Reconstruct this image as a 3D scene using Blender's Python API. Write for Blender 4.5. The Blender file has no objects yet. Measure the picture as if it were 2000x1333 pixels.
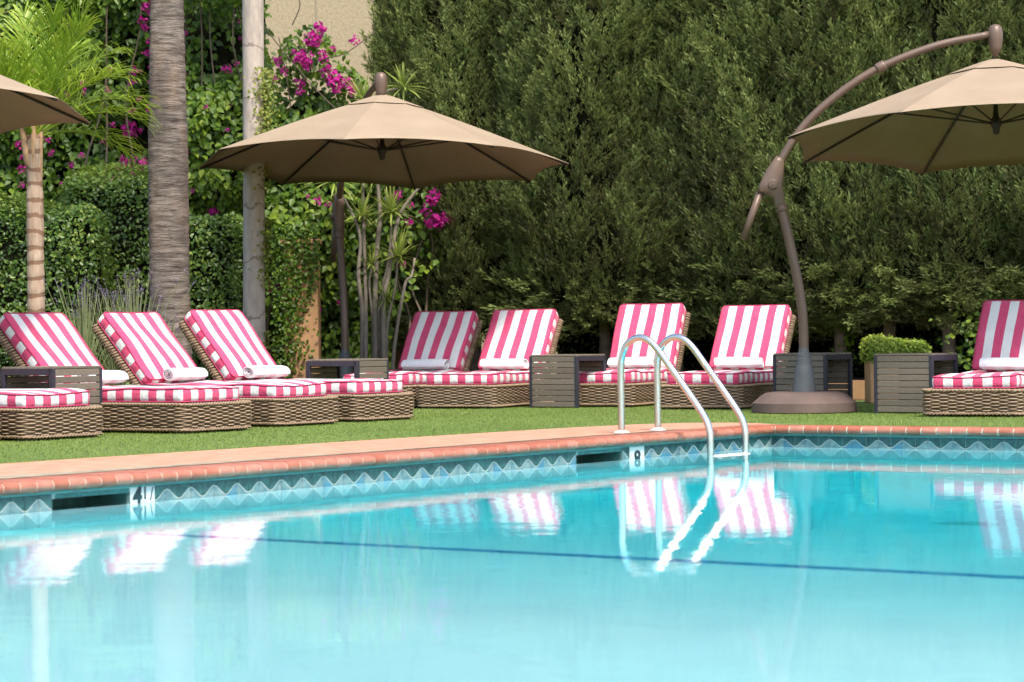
import bpy, bmesh, math, random
import numpy as np
from mathutils import Vector, Matrix

random.seed(7)
rng = np.random.default_rng(11)
PI = math.pi
R = math.radians
sc = bpy.context.scene
COL = sc.collection

# ------------------------------------------------------------------ camera
cam_d = bpy.data.cameras.new("camera")
cam_d.lens = 93.85
cam_d.sensor_width = 36.0
cam_d.clip_start = 0.1
cam_d.clip_end = 600.0
cam_d.dof.use_dof = True
cam_d.dof.focus_distance = 23.0
cam_d.dof.aperture_fstop = 4.0
cam = bpy.data.objects.new("camera", cam_d)
COL.objects.link(cam)
cam.matrix_world = Matrix.Translation((0, 0, 0.775)) @ Matrix.Rotation(PI / 2 - 0.00313, 4, 'X') @ Matrix.Rotation(-0.01112, 4, 'Z')
sc.camera = cam

# ------------------------------------------------------------------ world, sun, exposure
SUN_FROM = Vector((0.22, -0.50, 0.86)).normalized()
sun_el = math.asin(SUN_FROM.z)
sun_az = math.atan2(SUN_FROM.x, SUN_FROM.y)
world = bpy.data.worlds.new("World")
sc.world = world
world.use_nodes = True
wn = world.node_tree
bg = wn.nodes["Background"]
sky = wn.nodes.new("ShaderNodeTexSky")
sky.sky_type = 'NISHITA'
sky.sun_disc = False
sky.sun_elevation = sun_el
sky.sun_rotation = sun_az % (2 * PI)
sky.air_density = 1.0
sky.dust_density = 2.2
sky.ozone_density = 0.6
wn.links.new(sky.outputs[0], bg.inputs[0])
bg.inputs[1].default_value = 0.15
sun_d = bpy.data.lights.new("sun", 'SUN')
sun_d.energy = 2.55
sun_d.angle = R(9.0)
sun_d.color = (1.0, 0.93, 0.83)

sun = bpy.data.objects.new("sun", sun_d)
COL.objects.link(sun)
sun.rotation_euler = SUN_FROM.to_track_quat('Z', 'Y').to_euler()
sun.location = (0, -10, 20)

vs = sc.view_settings
vs.view_transform = 'Standard'
vs.look = 'None'
vs.exposure = 1.27
vs.gamma = 1.0
vs.use_curve_mapping = False
cy = sc.cycles
cy.use_denoising = True
cy.max_bounces = 10
cy.diffuse_bounces = 3
cy.glossy_bounces = 4
cy.transmission_bounces = 6
cy.transparent_max_bounces = 8
cy.sample_clamp_indirect = 12.0
cy.caustics_refractive = True
cy.caustics_reflective = False

# ------------------------------------------------------------------ node helpers
def new_mat(name):
    m = bpy.data.materials.new(name)
    m.use_nodes = True
    nt = m.node_tree
    b = nt.nodes["Principled BSDF"]
    return m, nt, b

def node(nt, typ, **kw):
    n = nt.nodes.new(typ)
    for k, v in kw.items():
        if k.startswith("i_"):
            n.inputs[k[2:].replace("_", " ")].default_value = v
        else:
            setattr(n, k, v)
    return n

def link(nt, a, b):
    nt.links.new(a, b)

def coords(nt, kind="Object", scale=(1, 1, 1), loc=(0, 0, 0)):
    tc = node(nt, "ShaderNodeTexCoord")
    mp = node(nt, "ShaderNodeMapping")
    mp.inputs["Scale"].default_value = scale
    mp.inputs["Location"].default_value = loc
    link(nt, tc.outputs[kind], mp.inputs[0])
    return mp.outputs[0]

def world_coords(nt, scale=(1, 1, 1)):
    g = node(nt, "ShaderNodeNewGeometry")
    mp = node(nt, "ShaderNodeMapping")
    mp.inputs["Scale"].default_value = scale
    link(nt, g.outputs["Position"], mp.inputs[0])
    return mp.outputs[0]

def noise(nt, vec, scale, detail=3.0, rough=0.55):
    n = node(nt, "ShaderNodeTexNoise")
    n.inputs["Scale"].default_value = scale
    n.inputs["Detail"].default_value = detail
    n.inputs["Roughness"].default_value = rough
    link(nt, vec, n.inputs["Vector"])
    return n.outputs["Fac"]

def ramp(nt, fac, stops):
    r = node(nt, "ShaderNodeValToRGB")
    el = r.color_ramp.elements
    while len(el) < len(stops):
        el.new(0.5)
    for e, (p, c) in zip(el, stops):
        e.position = p
        e.color = (*c, 1)
    link(nt, fac, r.inputs[0])
    return r.outputs[0]

def mix(nt, fac, a, b, mode='MIX'):
    m = node(nt, "ShaderNodeMix", data_type='RGBA', blend_type=mode)
    for s, v in ((m.inputs[0], fac), (m.inputs[6], a), (m.inputs[7], b)):
        if isinstance(v, (int, float)):
            s.default_value = v
        elif isinstance(v, tuple):
            s.default_value = (*v, 1)
        else:
            link(nt, v, s)
    return m.outputs[2]

def math_n(nt, op, a, b=None, c=None, clamp=False):
    m = node(nt, "ShaderNodeMath", operation=op, use_clamp=clamp)
    for i, v in enumerate((a, b, c)):
        if v is None:
            continue
        if isinstance(v, (int, float)):
            m.inputs[i].default_value = v
        else:
            link(nt, v, m.inputs[i])
    return m.outputs[0]

def bump(nt, bsdf, height, strength=0.4, dist=0.01):
    b = node(nt, "ShaderNodeBump")
    b.inputs["Strength"].default_value = strength
    b.inputs["Distance"].default_value = dist
    link(nt, height, b.inputs["Height"])
    link(nt, b.outputs[0], bsdf.inputs["Normal"])

def simple(name, col, rough=0.6, metal=0.0, var=0.12, scale=8.0, bstr=0.0, bscale=60.0, spec=0.4, kind="Object"):
    m, nt, b = new_mat(name)
    v = coords(nt, kind)
    n = noise(nt, v, scale, 4)
    lo = tuple(c * (1 - var) for c in col)
    hi = tuple(min(1, c * (1 + var)) for c in col)
    link(nt, ramp(nt, n, [(0.3, lo), (0.7, hi)]), b.inputs["Base Color"])
    b.inputs["Roughness"].default_value = rough
    b.inputs["Metallic"].default_value = metal
    b.inputs["Specular IOR Level"].default_value = spec
    if bstr:
        bump(nt, b, noise(nt, v, bscale, 4), bstr, 0.004)
    return m

def leaf_mat(name, dark, mid, light, transl=0.3, rough=0.5, spec=0.3, gloss=None):
    """foliage: a per-leaf 'tone' attribute sets how dark or light the leaf is"""
    m, nt, b = new_mat(name)
    at = node(nt, "ShaderNodeAttribute", attribute_name="tone")
    c = ramp(nt, at.outputs["Fac"], [(0.0, dark), (0.5, mid), (1.0, light)])
    link(nt, c, b.inputs["Base Color"])
    b.inputs["Roughness"].default_value = rough
    b.inputs["Specular IOR Level"].default_value = spec
    tr = node(nt, "ShaderNodeBsdfTranslucent")
    link(nt, mix(nt, 0.5, c, tuple(light)), tr.inputs["Color"])
    mx = node(nt, "ShaderNodeMixShader")
    mx.inputs[0].default_value = transl
    link(nt, b.outputs[0], mx.inputs[1])
    link(nt, tr.outputs[0], mx.inputs[2])
    link(nt, mx.outputs[0], nt.nodes["Material Output"].inputs["Surface"])
    return m

# ------------------------------------------------------------------ object helpers
def add(name, me, parent=None, mat=None, loc=None, rot=None, label=None, cat=None, group=None, kind=None):
    o = bpy.data.objects.new(name, me)
    COL.objects.link(o)
    if mat is not None and len(me.materials) == 0:
        for mm in (mat if isinstance(mat, (list, tuple)) else [mat]):
            me.materials.append(mm)
    if parent is not None:
        o.parent = parent
    if loc is not None:
        o.location = loc
    if rot is not None:
        o.rotation_euler = rot
    tag(o, label, cat, group, kind)
    return o

def tag(o, label=None, cat=None, group=None, kind=None):
    if label: o["label"] = label
    if cat: o["category"] = cat
    if group: o["group"] = group
    if kind: o["kind"] = kind
    return o

def thing(name, label, cat, loc=(0, 0, 0), rz=0.0, group=None):
    o = bpy.data.objects.new(name, None)
    o.empty_display_size = 0.1
    COL.objects.link(o)
    o.location = loc
    o.rotation_euler = (0, 0, rz)
    return tag(o, label, cat, group)

def pymesh(name, v, f, smooth=False):
    me = bpy.data.meshes.new(name)
    me.from_pydata([tuple(p) for p in v], [], [tuple(q) for q in f])
    if smooth:
        me.polygons.foreach_set("use_smooth", [True] * len(me.polygons))
    me.update()
    return me

def npmesh(name, v, f, tone=None, smooth=False, mi=None):
    """v (n,3) and f (m,k) arrays, k = 3 or 4"""
    me = bpy.data.meshes.new(name)
    n, m, k = len(v), len(f), f.shape[1]
    me.vertices.add(n)
    me.vertices.foreach_set("co", np.ascontiguousarray(v, dtype=np.float32).ravel())
    me.loops.add(m * k)
    me.loops.foreach_set("vertex_index", np.ascontiguousarray(f, dtype=np.int32).ravel())
    me.polygons.add(m)
    me.polygons.foreach_set("loop_start", np.arange(0, m * k, k, dtype=np.int32))
    me.polygons.foreach_set("loop_total", np.full(m, k, dtype=np.int32))
    if smooth:
        me.polygons.foreach_set("use_smooth", np.ones(m, dtype=bool))
    if mi is not None:
        me.polygons.foreach_set("material_index", np.ascontiguousarray(mi, dtype=np.int32))
    me.update(calc_edges=True)
    if tone is not None:
        a = me.attributes.new("tone", 'FLOAT', 'POINT')
        a.data.foreach_set("value", np.ascontiguousarray(tone, dtype=np.float32))
    return me

class MB:
    """collects boxes, tubes, lathes into one mesh"""
    def __init__(self):
        self.v, self.f = [], []
    def put(self, v, f):
        o = len(self.v)
        self.v += [tuple(p) for p in v]
        self.f += [tuple(i + o for i in q) for q in f]
        return self
    def box(self, lo, hi, bev=0.0):
        bm = bmesh.new()
        bmesh.ops.create_cube(bm, size=1.0)
        for q in bm.verts:
            q.co = Vector([lo[i] if q.co[i] < 0 else hi[i] for i in range(3)])
        if bev:
            bmesh.ops.bevel(bm, geom=bm.edges[:], offset=bev, segments=1, affect='EDGES', profile=0.5)
        bm.verts.index_update()
        self.put([q.co for q in bm.verts], [[q.index for q in f.verts] for f in bm.faces])
        bm.free()
        return self
    def tube(self, pts, rad, seg=10, cap=True, closed=False):
        pts = [Vector(p) for p in pts]
        n = len(pts)
        if not isinstance(rad, (list, tuple)):
            rad = [rad] * n
        v, f = [], []
        up = None
        for i, p in enumerate(pts):
            if closed:
                d = pts[(i + 1) % n] - pts[i - 1]
            else:
                d = pts[min(i + 1, n - 1)] - pts[max(i - 1, 0)]
            d.normalize()
            if up is None:
                up = Vector((0, 0, 1)) if abs(d.z) < 0.9 else Vector((1, 0, 0))
            x = d.cross(up)
            x.normalize()
            y = d.cross(x)
            y.normalize()
            up = -y if y.dot(up) < 0 else y
            x = up.cross(d).normalized()
            for k in range(seg):
                a = 2 * PI * k / seg
                v.append(p + (x * math.cos(a) + up * math.sin(a)) * rad[i])
        m = n if closed else n - 1
        for i in range(m):
            j = (i + 1) % n
            for k in range(seg):
                l = (k + 1) % seg
                f.append((i * seg + k, i * seg + l, j * seg + l, j * seg + k))
        if cap and not closed:
            f.append(tuple(range(seg))[::-1])
            f.append(tuple((n - 1) * seg + k for k in range(seg)))
        return self.put(v, f)
    def lathe(self, prof, seg=24, cap=True, center=(0, 0)):
        v, f = [], []
        for r_, z in prof:
            for k in range(seg):
                a = 2 * PI * k / seg
                v.append((center[0] + r_ * math.cos(a), center[1] + r_ * math.sin(a), z))
        for i in range(len(prof) - 1):
            for k in range(seg):
                l = (k + 1) % seg
                f.append((i * seg + k, i * seg + l, (i + 1) * seg + l, (i + 1) * seg + k))
        if cap:
            f.append(tuple(range(seg))[::-1])
            f.append(tuple((len(prof) - 1) * seg + k for k in range(seg)))
        return self.put(v, f)
    def mesh(self, name, smooth=False, angle=None):
        me = pymesh(name, self.v, self.f, smooth or angle is not None)
        if angle is not None:
            auto_smooth(me, angle)
        return me

def auto_smooth(me, angle=35):
    bm = bmesh.new()
    bm.from_mesh(me)
    bmesh.ops.recalc_face_normals(bm, faces=bm.faces[:])
    for e in bm.edges:
        if len(e.link_faces) == 2:
            e.smooth = e.calc_face_angle(0.0) < R(angle)
    for f in bm.faces:
        f.smooth = True
    bm.to_mesh(me)
    bm.free()
    return me

def smooth_path(pts, n=8):
    """Catmull-Rom through the points"""
    P = [Vector(p) for p in pts]
    P = [P[0] * 2 - P[1]] + P + [P[-1] * 2 - P[-2]]
    out = []
    for i in range(1, len(P) - 2):
        a, b, c, d = P[i - 1], P[i], P[i + 1], P[i + 2]
        for k in range(n):
            t = k / n
            out.append(0.5 * ((2 * b) + (c - a) * t + (2 * a - 5 * b + 4 * c - d) * t * t + (3 * b - 3 * c + d - a) * t ** 3))
    out.append(P[-2])
    return out

def waves(p, freq, seed, n=7):
    """smooth pseudo-noise in about -1..1 on (m,3) points"""
    r_ = np.random.default_rng(seed)
    k = r_.normal(size=(n, 3))
    k /= np.linalg.norm(k, axis=1)[:, None]
    k *= freq * r_.uniform(0.6, 1.5, (n, 1))
    ph = r_.uniform(0, 2 * PI, n)
    return np.sin(p @ k.T + ph).sum(1) / math.sqrt(n) * 0.8

def frames(nrm, spin=None, r_=rng):
    """rotation matrices whose z column is nrm, random spin about it; y column kept as near +z as spin allows"""
    z = nrm / np.linalg.norm(nrm, axis=1)[:, None]
    ref = np.tile(np.array([0.0, 0.0, 1.0]), (len(z), 1))
    bad = np.abs(z[:, 2]) > 0.97
    ref[bad] = (0, 1, 0)
    x = np.cross(ref, z)
    x /= np.linalg.norm(x, axis=1)[:, None]
    y = np.cross(z, x)
    if spin is None:
        spin = r_.uniform(0, 2 * PI, len(z))
    c, s = np.cos(spin)[:, None], np.sin(spin)[:, None]
    return np.stack([x * c + y * s, y * c - x * s, z], axis=2)

def scatter(tv, tf, pos, rot, size, tone, tip=None):
    """stamp a template (tv, tf) at every pos; returns verts, faces, tones"""
    tv = np.asarray(tv, float)
    tf = np.asarray(tf, int)
    n, k = len(pos), len(tv)
    size = np.asarray(size)
    sv = tv[None] * (size[:, None, None] if size.ndim == 1 else size[:, None, :])
    v = np.einsum('nij,nkj->nki', rot, sv) + pos[:, None, :]
    f = tf[None] + (np.arange(n) * k)[:, None, None]
    t = np.repeat(tone[:, None], k, 1)
    if tip is not None:
        t = t + np.asarray(tip)[None]
    return v.reshape(-1, 3), f.reshape(-1, tf.shape[1]), np.clip(t.reshape(-1), 0, 1)

def join(parts):
    v, f, t, o = [], [], [], 0
    for a, b, c in parts:
        v.append(a); f.append(b + o); t.append(c); o += len(a)
    return np.concatenate(v), np.concatenate(f), np.concatenate(t)

LEAF_V = [(0, 0, 0), (-0.34, 0.36, 0.10), (-0.22, 0.72, 0.06), (0, 1.0, -0.06), (0.22, 0.72, 0.06), (0.34, 0.36, 0.10), (0, 0.5, 0.0)]
LEAF_F = [(0, 6, 1), (6, 2, 1), (6, 3, 2), (0, 5, 6), (6, 5, 4), (6, 4, 3)]
SMALL_V = [(0, 0, 0), (-0.30, 0.5, 0.09), (0, 1.0, 0), (0.30, 0.5, 0.09)]
SMALL_F = [(0, 2, 1), (0, 3, 2)]

# ------------------------------------------------------------------ pool frame: tl runs along the left edge toward the camera, tr along the far edge to the right
SH = 0.27     # the far wall stands this much behind the point the tl figures below were measured from
CX, CY, TH = 1.902 + SH * 0.552, 20.989 + SH * 0.834, R(33.5)
DL = Vector((-math.sin(TH), -math.cos(TH), 0))
DR = Vector((math.cos(TH), -math.sin(TH), 0))
def PL(tl, tr, z=0.0):
    return Vector((CX, CY, z)) + DL * tl + DR * tr
POOL_W, POOL_L = 9.0, 17.3
WATER_Z = -0.155
TILE_TOP, TILE_H, TILE_P = -0.066, 0.103, 0.104

# ------------------------------------------------------------------ materials
m_plaster = simple("white_plaster", (0.93, 0.955, 0.965), 0.8, var=0.05, scale=0.9)
m_grout = simple("pale_grout", (0.32, 0.43, 0.41), 0.8, var=0.1, scale=30)
m_copegrout = simple("cream_grout", (0.56, 0.47, 0.38), 0.85, var=0.12, scale=40)
m_line = simple("blue_line_tile", (0.0, 0.24, 0.58), 0.5, var=0.2, scale=20)
m_teal = simple("teal_trim", (0.030, 0.15, 0.14), 0.25, var=0.25, scale=40)
m_dark_recess = simple("skimmer_throat", (0.09, 0.24, 0.22), 0.5, var=0.3, scale=20)
m_marker = simple("marker_tile_white", (0.60, 0.60, 0.57), 0.25, var=0.05, scale=30)
m_black = simple("numeral_black", (0.012, 0.03, 0.035), 0.4, var=0.1)

def mat_tile():
    m, nt, b = new_mat("waterline_tile")
    tc = node(nt, "ShaderNodeTexCoord")
    sp = node(nt, "ShaderNodeSeparateXYZ")
    link(nt, tc.outputs["UV"], sp.inputs[0])
    oi = node(nt, "ShaderNodeObjectInfo")
    v = coords(nt, "Object", (1, 1, 1))
    off = node(nt, "ShaderNodeVectorMath", operation='ADD')
    link(nt, v, off.inputs[0])
    sc3 = node(nt, "ShaderNodeVectorMath", operation='SCALE')
    sc3.inputs[0].default_value = (37, 91, 53)
    link(nt, oi.outputs["Random"], sc3.inputs["Scale"])
    link(nt, sc3.outputs[0], off.inputs[1])
    n1 = noise(nt, off.outputs[0], 60, 3)
    n2 = noise(nt, off.outputs[0], 18, 3)
    mr = node(nt, "ShaderNodeMapRange", interpolation_type='SMOOTHSTEP')
    mr.inputs["To Min"].default_value = 0.20
    mr.inputs["To Max"].default_value = 0.74
    link(nt, sp.outputs["X"], mr.inputs["Value"])
    edge = math_n(nt, 'ADD', mr.outputs[0], math_n(nt, 'MULTIPLY', math_n(nt, 'SUBTRACT', n1, 0.5), 0.10))
    d = math_n(nt, 'SUBTRACT', sp.outputs["Y"], edge)
    above = math_n(nt, 'GREATER_THAN', d, 0.0)
    line = math_n(nt, 'LESS_THAN', math_n(nt, 'ABSOLUTE', d), 0.038)
    darkc = ramp(nt, n2, [(0.3, (0.012, 0.056, 0.056)), (0.7, (0.042, 0.115, 0.112))])
    pale = ramp(nt, n2, [(0.35, (0.085, 0.17, 0.19)), (0.65, (0.21, 0.27, 0.265))])
    blue = mix(nt, math_n(nt, 'MULTIPLY', math_n(nt, 'LESS_THAN', oi.outputs["Random"], 0.24), math_n(nt, 'SUBTRACT', 1.0, sp.outputs["Y"])), pale, (0.035, 0.16, 0.25))
    c = mix(nt, above, blue, darkc)
    c = mix(nt, line, c, (0.36, 0.37, 0.33))
    link(nt, c, b.inputs["Base Color"])
    b.inputs["Roughness"].default_value = 0.18
    bump(nt, b, n1, 0.25, 0.002)
    return m
m_tile = mat_tile()

def mat_terracotta(name, a, c, rough, obj_var=True, ns=14):
    m, nt, b = new_mat(name)
    v = world_coords(nt)
    n1 = noise(nt, v, ns, 5)
    n2 = noise(nt, v, 2.2, 3)
    col = ramp(nt, n1, [(0.3, a), (0.72, c)])
    col = mix(nt, math_n(nt, 'MULTIPLY', ramp(nt, n2, [(0.5, (0, 0, 0)), (0.72, (1, 1, 1))]), 0.20), col, (0.50, 0.30, 0.21))
    if obj_var:
        oi = node(nt, "ShaderNodeObjectInfo")
        hsv = node(nt, "ShaderNodeHueSaturation")
        link(nt, col, hsv.inputs["Color"])
        link(nt, math_n(nt, 'MULTIPLY_ADD', oi.outputs["Random"], 0.26, 0.86), hsv.inputs["Value"])
        link(nt, math_n(nt, 'MULTIPLY_ADD', oi.outputs["Random"], -0.12, 1.04), hsv.inputs["Saturation"])
        col = hsv.outputs[0]
    link(nt, col, b.inputs["Base Color"])
    b.inputs["Roughness"].default_value = rough
    bump(nt, b, noise(nt, v, 90, 4), 0.3, 0.003)
    return m
m_coping = mat_terracotta("coping_terracotta", (0.320, 0.090, 0.048), (0.415, 0.145, 0.085), 0.42)
m_deck = mat_terracotta("deck_terracotta", (0.39, 0.17, 0.095), (0.52, 0.27, 0.175), 0.75, False, 6)
m_mastic = simple("joint_mastic", (0.27, 0.225, 0.155), 0.8, var=0.35, scale=9, kind="Object")

def mat_lawn():
    m, nt, b = new_mat("artificial_turf_base")
    v = world_coords(nt)
    n1 = noise(nt, v, 120, 4)
    n2 = noise(nt, v, 0.9, 3)
    c = ramp(nt, n1, [(0.3, (0.075, 0.12, 0.022)), (0.7, (0.14, 0.21, 0.045))])
    c = mix(nt, math_n(nt, 'MULTIPLY', n2, 0.35), c, (0.16, 0.20, 0.05))
    link(nt, c, b.inputs["Base Color"])
    b.inputs["Roughness"].default_value = 0.9
    bump(nt, b, n1, 0.8, 0.02)
    return m
m_lawn = mat_lawn()
m_grass = leaf_mat("turf_blade", (0.110, 0.175, 0.026), (0.170, 0.252, 0.044), (0.250, 0.300, 0.080), 0.25, 0.6, 0.25)
m_soil = simple("bark_mulch", (0.035, 0.022, 0.016), 0.95, var=0.5, scale=25, bstr=0.8, bscale=40)

# ------------------------------------------------------------------ ground: lawn with the pool cut out, planting bed, deck
def lawn():
    big = 70
    xs = [-big, -0.30, POOL_W + 0.30, big]   # tr
    ys = [-big, -0.30, POOL_L + 0.30, big]   # tl
    v = [PL(a, b, 0.0) for a in ys for b in xs]
    f = []
    for i in range(3):
        for j in range(3):
            if i == 1 and j == 1:
                continue
            q = (i * 4 + j, i * 4 + j + 1, (i + 1) * 4 + j + 1, (i + 1) * 4 + j)
            f.append(q[::-1])
    me = pymesh("lawn", v, f)
    o = add("lawn", me, mat=m_lawn, kind="structure")
    return o
lawn()

bedpts = [(-14, 24.6), (-5.2, 25.0), (-3.2, 25.9), (-1.9, 29.2), (-1.2, 31.0), (0.35, 31.12), (14, 22.2), (16, 48), (-14, 48)]
add("planting_bed", pymesh("planting_bed", [(x, y, 0.008) for x, y in bedpts], [tuple(range(len(bedpts)))]), mat=m_soil, kind="structure")

# deck along the left edge, rounded off past the ladder
deck_out = [(17.6, -1.55), (12, -1.52), (6.0, -1.60), (2.5, -1.52), (0.6, -1.42), (-0.2, -1.28), (-0.62, -1.0), (-0.78, -0.7), (-0.72, -0.42), (-0.52, -0.18), (-0.31, -0.06)]
inner = [(-0.31, -0.37), (17.6, -0.37)]
dp = [PL(a + SH if a > 0 else a + SH * 0.6, b, 0.0) for a, b in deck_out[:-1]] + [PL(-0.31, -0.06)] + [PL(-0.31, -0.30, 0)] + [PL(17.6, -0.30, 0)]
mb = MB()
n = len(dp)
mb.put([(p.x, p.y, 0.010) for p in dp] + [(p.x, p.y, -0.04) for p in dp], [tuple(range(n))] + [(i, (i + n), ((i + 1) % n + n), (i + 1) % n) for i in range(n)])
deck = add("pool_deck", auto_smooth(mb.mesh("pool_deck"), 20), mat=m_deck, kind="structure")
# control joints and the mastic joint behind the coping
mb = MB()
for tl in (1.55, 3.9, 6.3, 8.7, 11.1):
    a, b = PL(tl, -1.50), PL(tl + 0.008, -0.38)
    mb.put([(a.x, a.y, 0.0135), (a.x + DL.x * 0.009, a.y + DL.y * 0.009, 0.0135), (b.x + DL.x * 0.009, b.y + DL.y * 0.009, 0.0135), (b.x, b.y, 0.0135)], [(0, 1, 2, 3)])
add("deck_joint", mb.mesh("deck_joint"), deck, m_mastic)
v = [PL(0.9, -0.290, 0.0142), PL(17.6, -0.290, 0.0142), PL(17.6, -0.62, 0.0142), PL(9.0, -0.53, 0.0142), PL(5.0, -0.39, 0.0142), PL(0.9, -0.335, 0.0142)]
add("mastic_joint", pymesh("mastic_joint", v, [(0, 1, 2, 3, 4, 5)]), deck, m_mastic)

# ------------------------------------------------------------------ pool shell
def floor_z(tl):
    prof = [(-0.2, 3.0), (3.5, 3.0), (8.30, 1.25), (11.0, 0.64), (POOL_L + 0.2, 0.56)]
    for (a, da), (b, db) in zip(prof, prof[1:]):
        if tl <= b:
            return WATER_Z - (da + (db - da) * (tl - a) / (b - a))
    return WATER_Z - prof[-1][1]
tls = [0.0, 1.5, 3.5, 4, 5, 6, 7, 8.30, 9, 11, 13, 15, POOL_L + 0.02]
v, f = [], []
for tl in tls:
    v += [PL(tl, 0.0, -0.172), PL(tl, 0.0, floor_z(tl)), PL(tl, POOL_W, floor_z(tl)), PL(tl, POOL_W, -0.172)]
for i in range(len(tls) - 1):
    for k in range(3):
        f.append((i * 4 + k, i * 4 + k + 1, i * 4 + k + 5, i * 4 + k + 4))
f.append((0, 3, 2, 1))
e = (len(tls) - 1) * 4
f.append((e, e + 1, e + 2, e + 3))
nb = len(v)       # bare plaster up to the coping on the two near walls
v += [PL(0, POOL_W, -0.172), PL(POOL_L, POOL_W, -0.172), PL(POOL_L, POOL_W, -0.04), PL(0, POOL_W, -0.04), PL(POOL_L, 0, -0.172), PL(POOL_L, 0, -0.04)]
f += [(nb, nb + 1, nb + 2, nb + 3), (nb + 1, nb + 4, nb + 5, nb + 2)]
shell_me = pymesh("pool_shell", v, f)
shell = add("pool_shell", shell_me, mat=m_plaster, kind="structure")

# lane line and main drain on the pool floor
v = [PL(8.12, 0.62, floor_z(8.12) + 0.010), PL(8.12, POOL_W - 0.6, floor_z(8.12) + 0.010), PL(8.27, POOL_W - 0.6, floor_z(8.27) + 0.010), PL(8.27, 0.62, floor_z(8.27) + 0.010)]
ln = add("floor_line", pymesh("floor_line", v, [(0, 1, 2, 3)]), shell, m_line)
dz = floor_z(4.35)
dc = PL(4.4, 3.6, floor_z(4.4))
mb = MB().lathe([(0.20, 0.0), (0.20, 0.012), (0.15, 0.02), (0.0, 0.02)], 24, False)
drain = add("floor_drain", mb.mesh("floor_drain"), shell, simple("drain_grey", (0.50, 0.62, 0.64), 0.5), loc=dc)

# pool wall behind the tiles (grout colour) with skimmer mouths left open
SKIM = [(73 * TILE_P, 79 * TILE_P), (22 * TILE_P, 28 * TILE_P)]
wall = thing("pool_wall", None, None)
tag(wall, kind="structure")
mb = MB()
def strip(a, b, z0, z1, side='L', off=0.006, d=0.02):
    """thin upright slab just behind the tile face"""
    q = []
    for t in (a, b):
        for o_ in (-off, -off - d):
            for z in (z0, z1):
                q.append(PL(t, o_, z) if side == 'L' else PL(o_, t, z))
    mb.put(q, [(0, 1, 5, 4), (2, 6, 7, 3), (0, 4, 6, 2), (1, 3, 7, 5), (0, 2, 3, 1), (4, 5, 7, 6)])
for a, b in ((-0.03, SKIM[1][0]), (SKIM[1][1], SKIM[0][0]), (SKIM[0][1], POOL_L)):
    strip(a, b, -0.20, -0.05)
for a, b in SKIM:
    strip(a, b, -0.094, -0.05)
strip(-0.03, POOL_W, -0.20, -0.05, 'R')
add("grout_backing", mb.mesh("grout_backing"), wall, m_grout)

# the tiles, one object each; alternate tiles mirror the wave
def tile_mesh(name, flip, w=TILE_P - 0.004, h=TILE_H):
    bm = bmesh.new()
    bmesh.ops.create_cube(bm, size=1.0)
    for q in bm.verts:
        q.co = Vector((q.co.x * w, q.co.y * 0.012 - 0.006, q.co.z * h))
    bmesh.ops.bevel(bm, geom=[e_ for e_ in bm.edges if all(q.co.y > -0.003 for q in e_.verts)], offset=0.0025, segments=1, affect='EDGES')
    uv = bm.loops.layers.uv.new("UVMap")
    for fc in bm.faces:
        for lp in fc.loops:
            u = lp.vert.co.x / w + 0.5
            lp[uv].uv = ((1 - u) if flip else u, lp.vert.co.z / h + 0.5)
    me = bpy.data.meshes.new(name)
    bm.to_mesh(me); bm.free()
    return me
T0, T1 = tile_mesh("tile", False), tile_mesh("tile_mirrored", True)
for me in (T0, T1):
    me.materials.append(m_tile)
def put_tile(me, base, direction, outward):
    o = bpy.data.objects.new("tile", me)
    COL.objects.link(o)
    o.parent = wall
    mtx = Matrix((( direction.x, outward.x, 0, base.x), (direction.y, outward.y, 0, base.y), (0, 0, 1, base.z), (0, 0, 0, 1)))
    o.matrix_local = mtx
    return o
MARK = [(71 * TILE_P, 73 * TILE_P), (19 * TILE_P, 21 * TILE_P)]
zc = TILE_TOP - TILE_H / 2
# left wall: seen from the pool the +x of a tile must run so that x cross outward is up
k = 0
tl = 0.052
while tl < 12.0:
    lo_, hi_ = tl - 0.052, tl + 0.052
    blocked = any(lo_ < b - 0.02 and hi_ > a + 0.02 for a, b in SKIM + MARK)
    if not blocked:
        put_tile(T0 if k % 2 else T1, PL(tl, 0.0, zc), DL * 1.0, DR)
    tl += TILE_P
    k += 1
k = 0
tr = 0.052
while tr < 4.6:
    put_tile(T0 if k % 2 else T1, PL(0.0, tr, zc), -DR, DL)
    tr += TILE_P
    k += 1
# bright trim strip over the tiles, left and far wall
mb = MB()
for a, b, side in ((0.0, POOL_L, 'L'), (0.0, POOL_W, 'R')):
    q = []
    for t in (a, b):
        for o_ in (0.006, -0.006):
            for z in (TILE_TOP + 0.003, TILE_TOP + 0.012):
                q.append(PL(t, o_, z) if side == 'L' else PL(o_, t, z))
    mb.put(q, [(0, 1, 5, 4), (2, 6, 7, 3), (0, 4, 6, 2), (1, 3, 7, 5), (0, 2, 3, 1), (4, 5, 7, 6)])
add("trim_strip", mb.mesh("trim_strip"), wall, simple("trim_glaze", (0.11, 0.31, 0.29), 0.3, var=0.1, scale=30))
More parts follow.
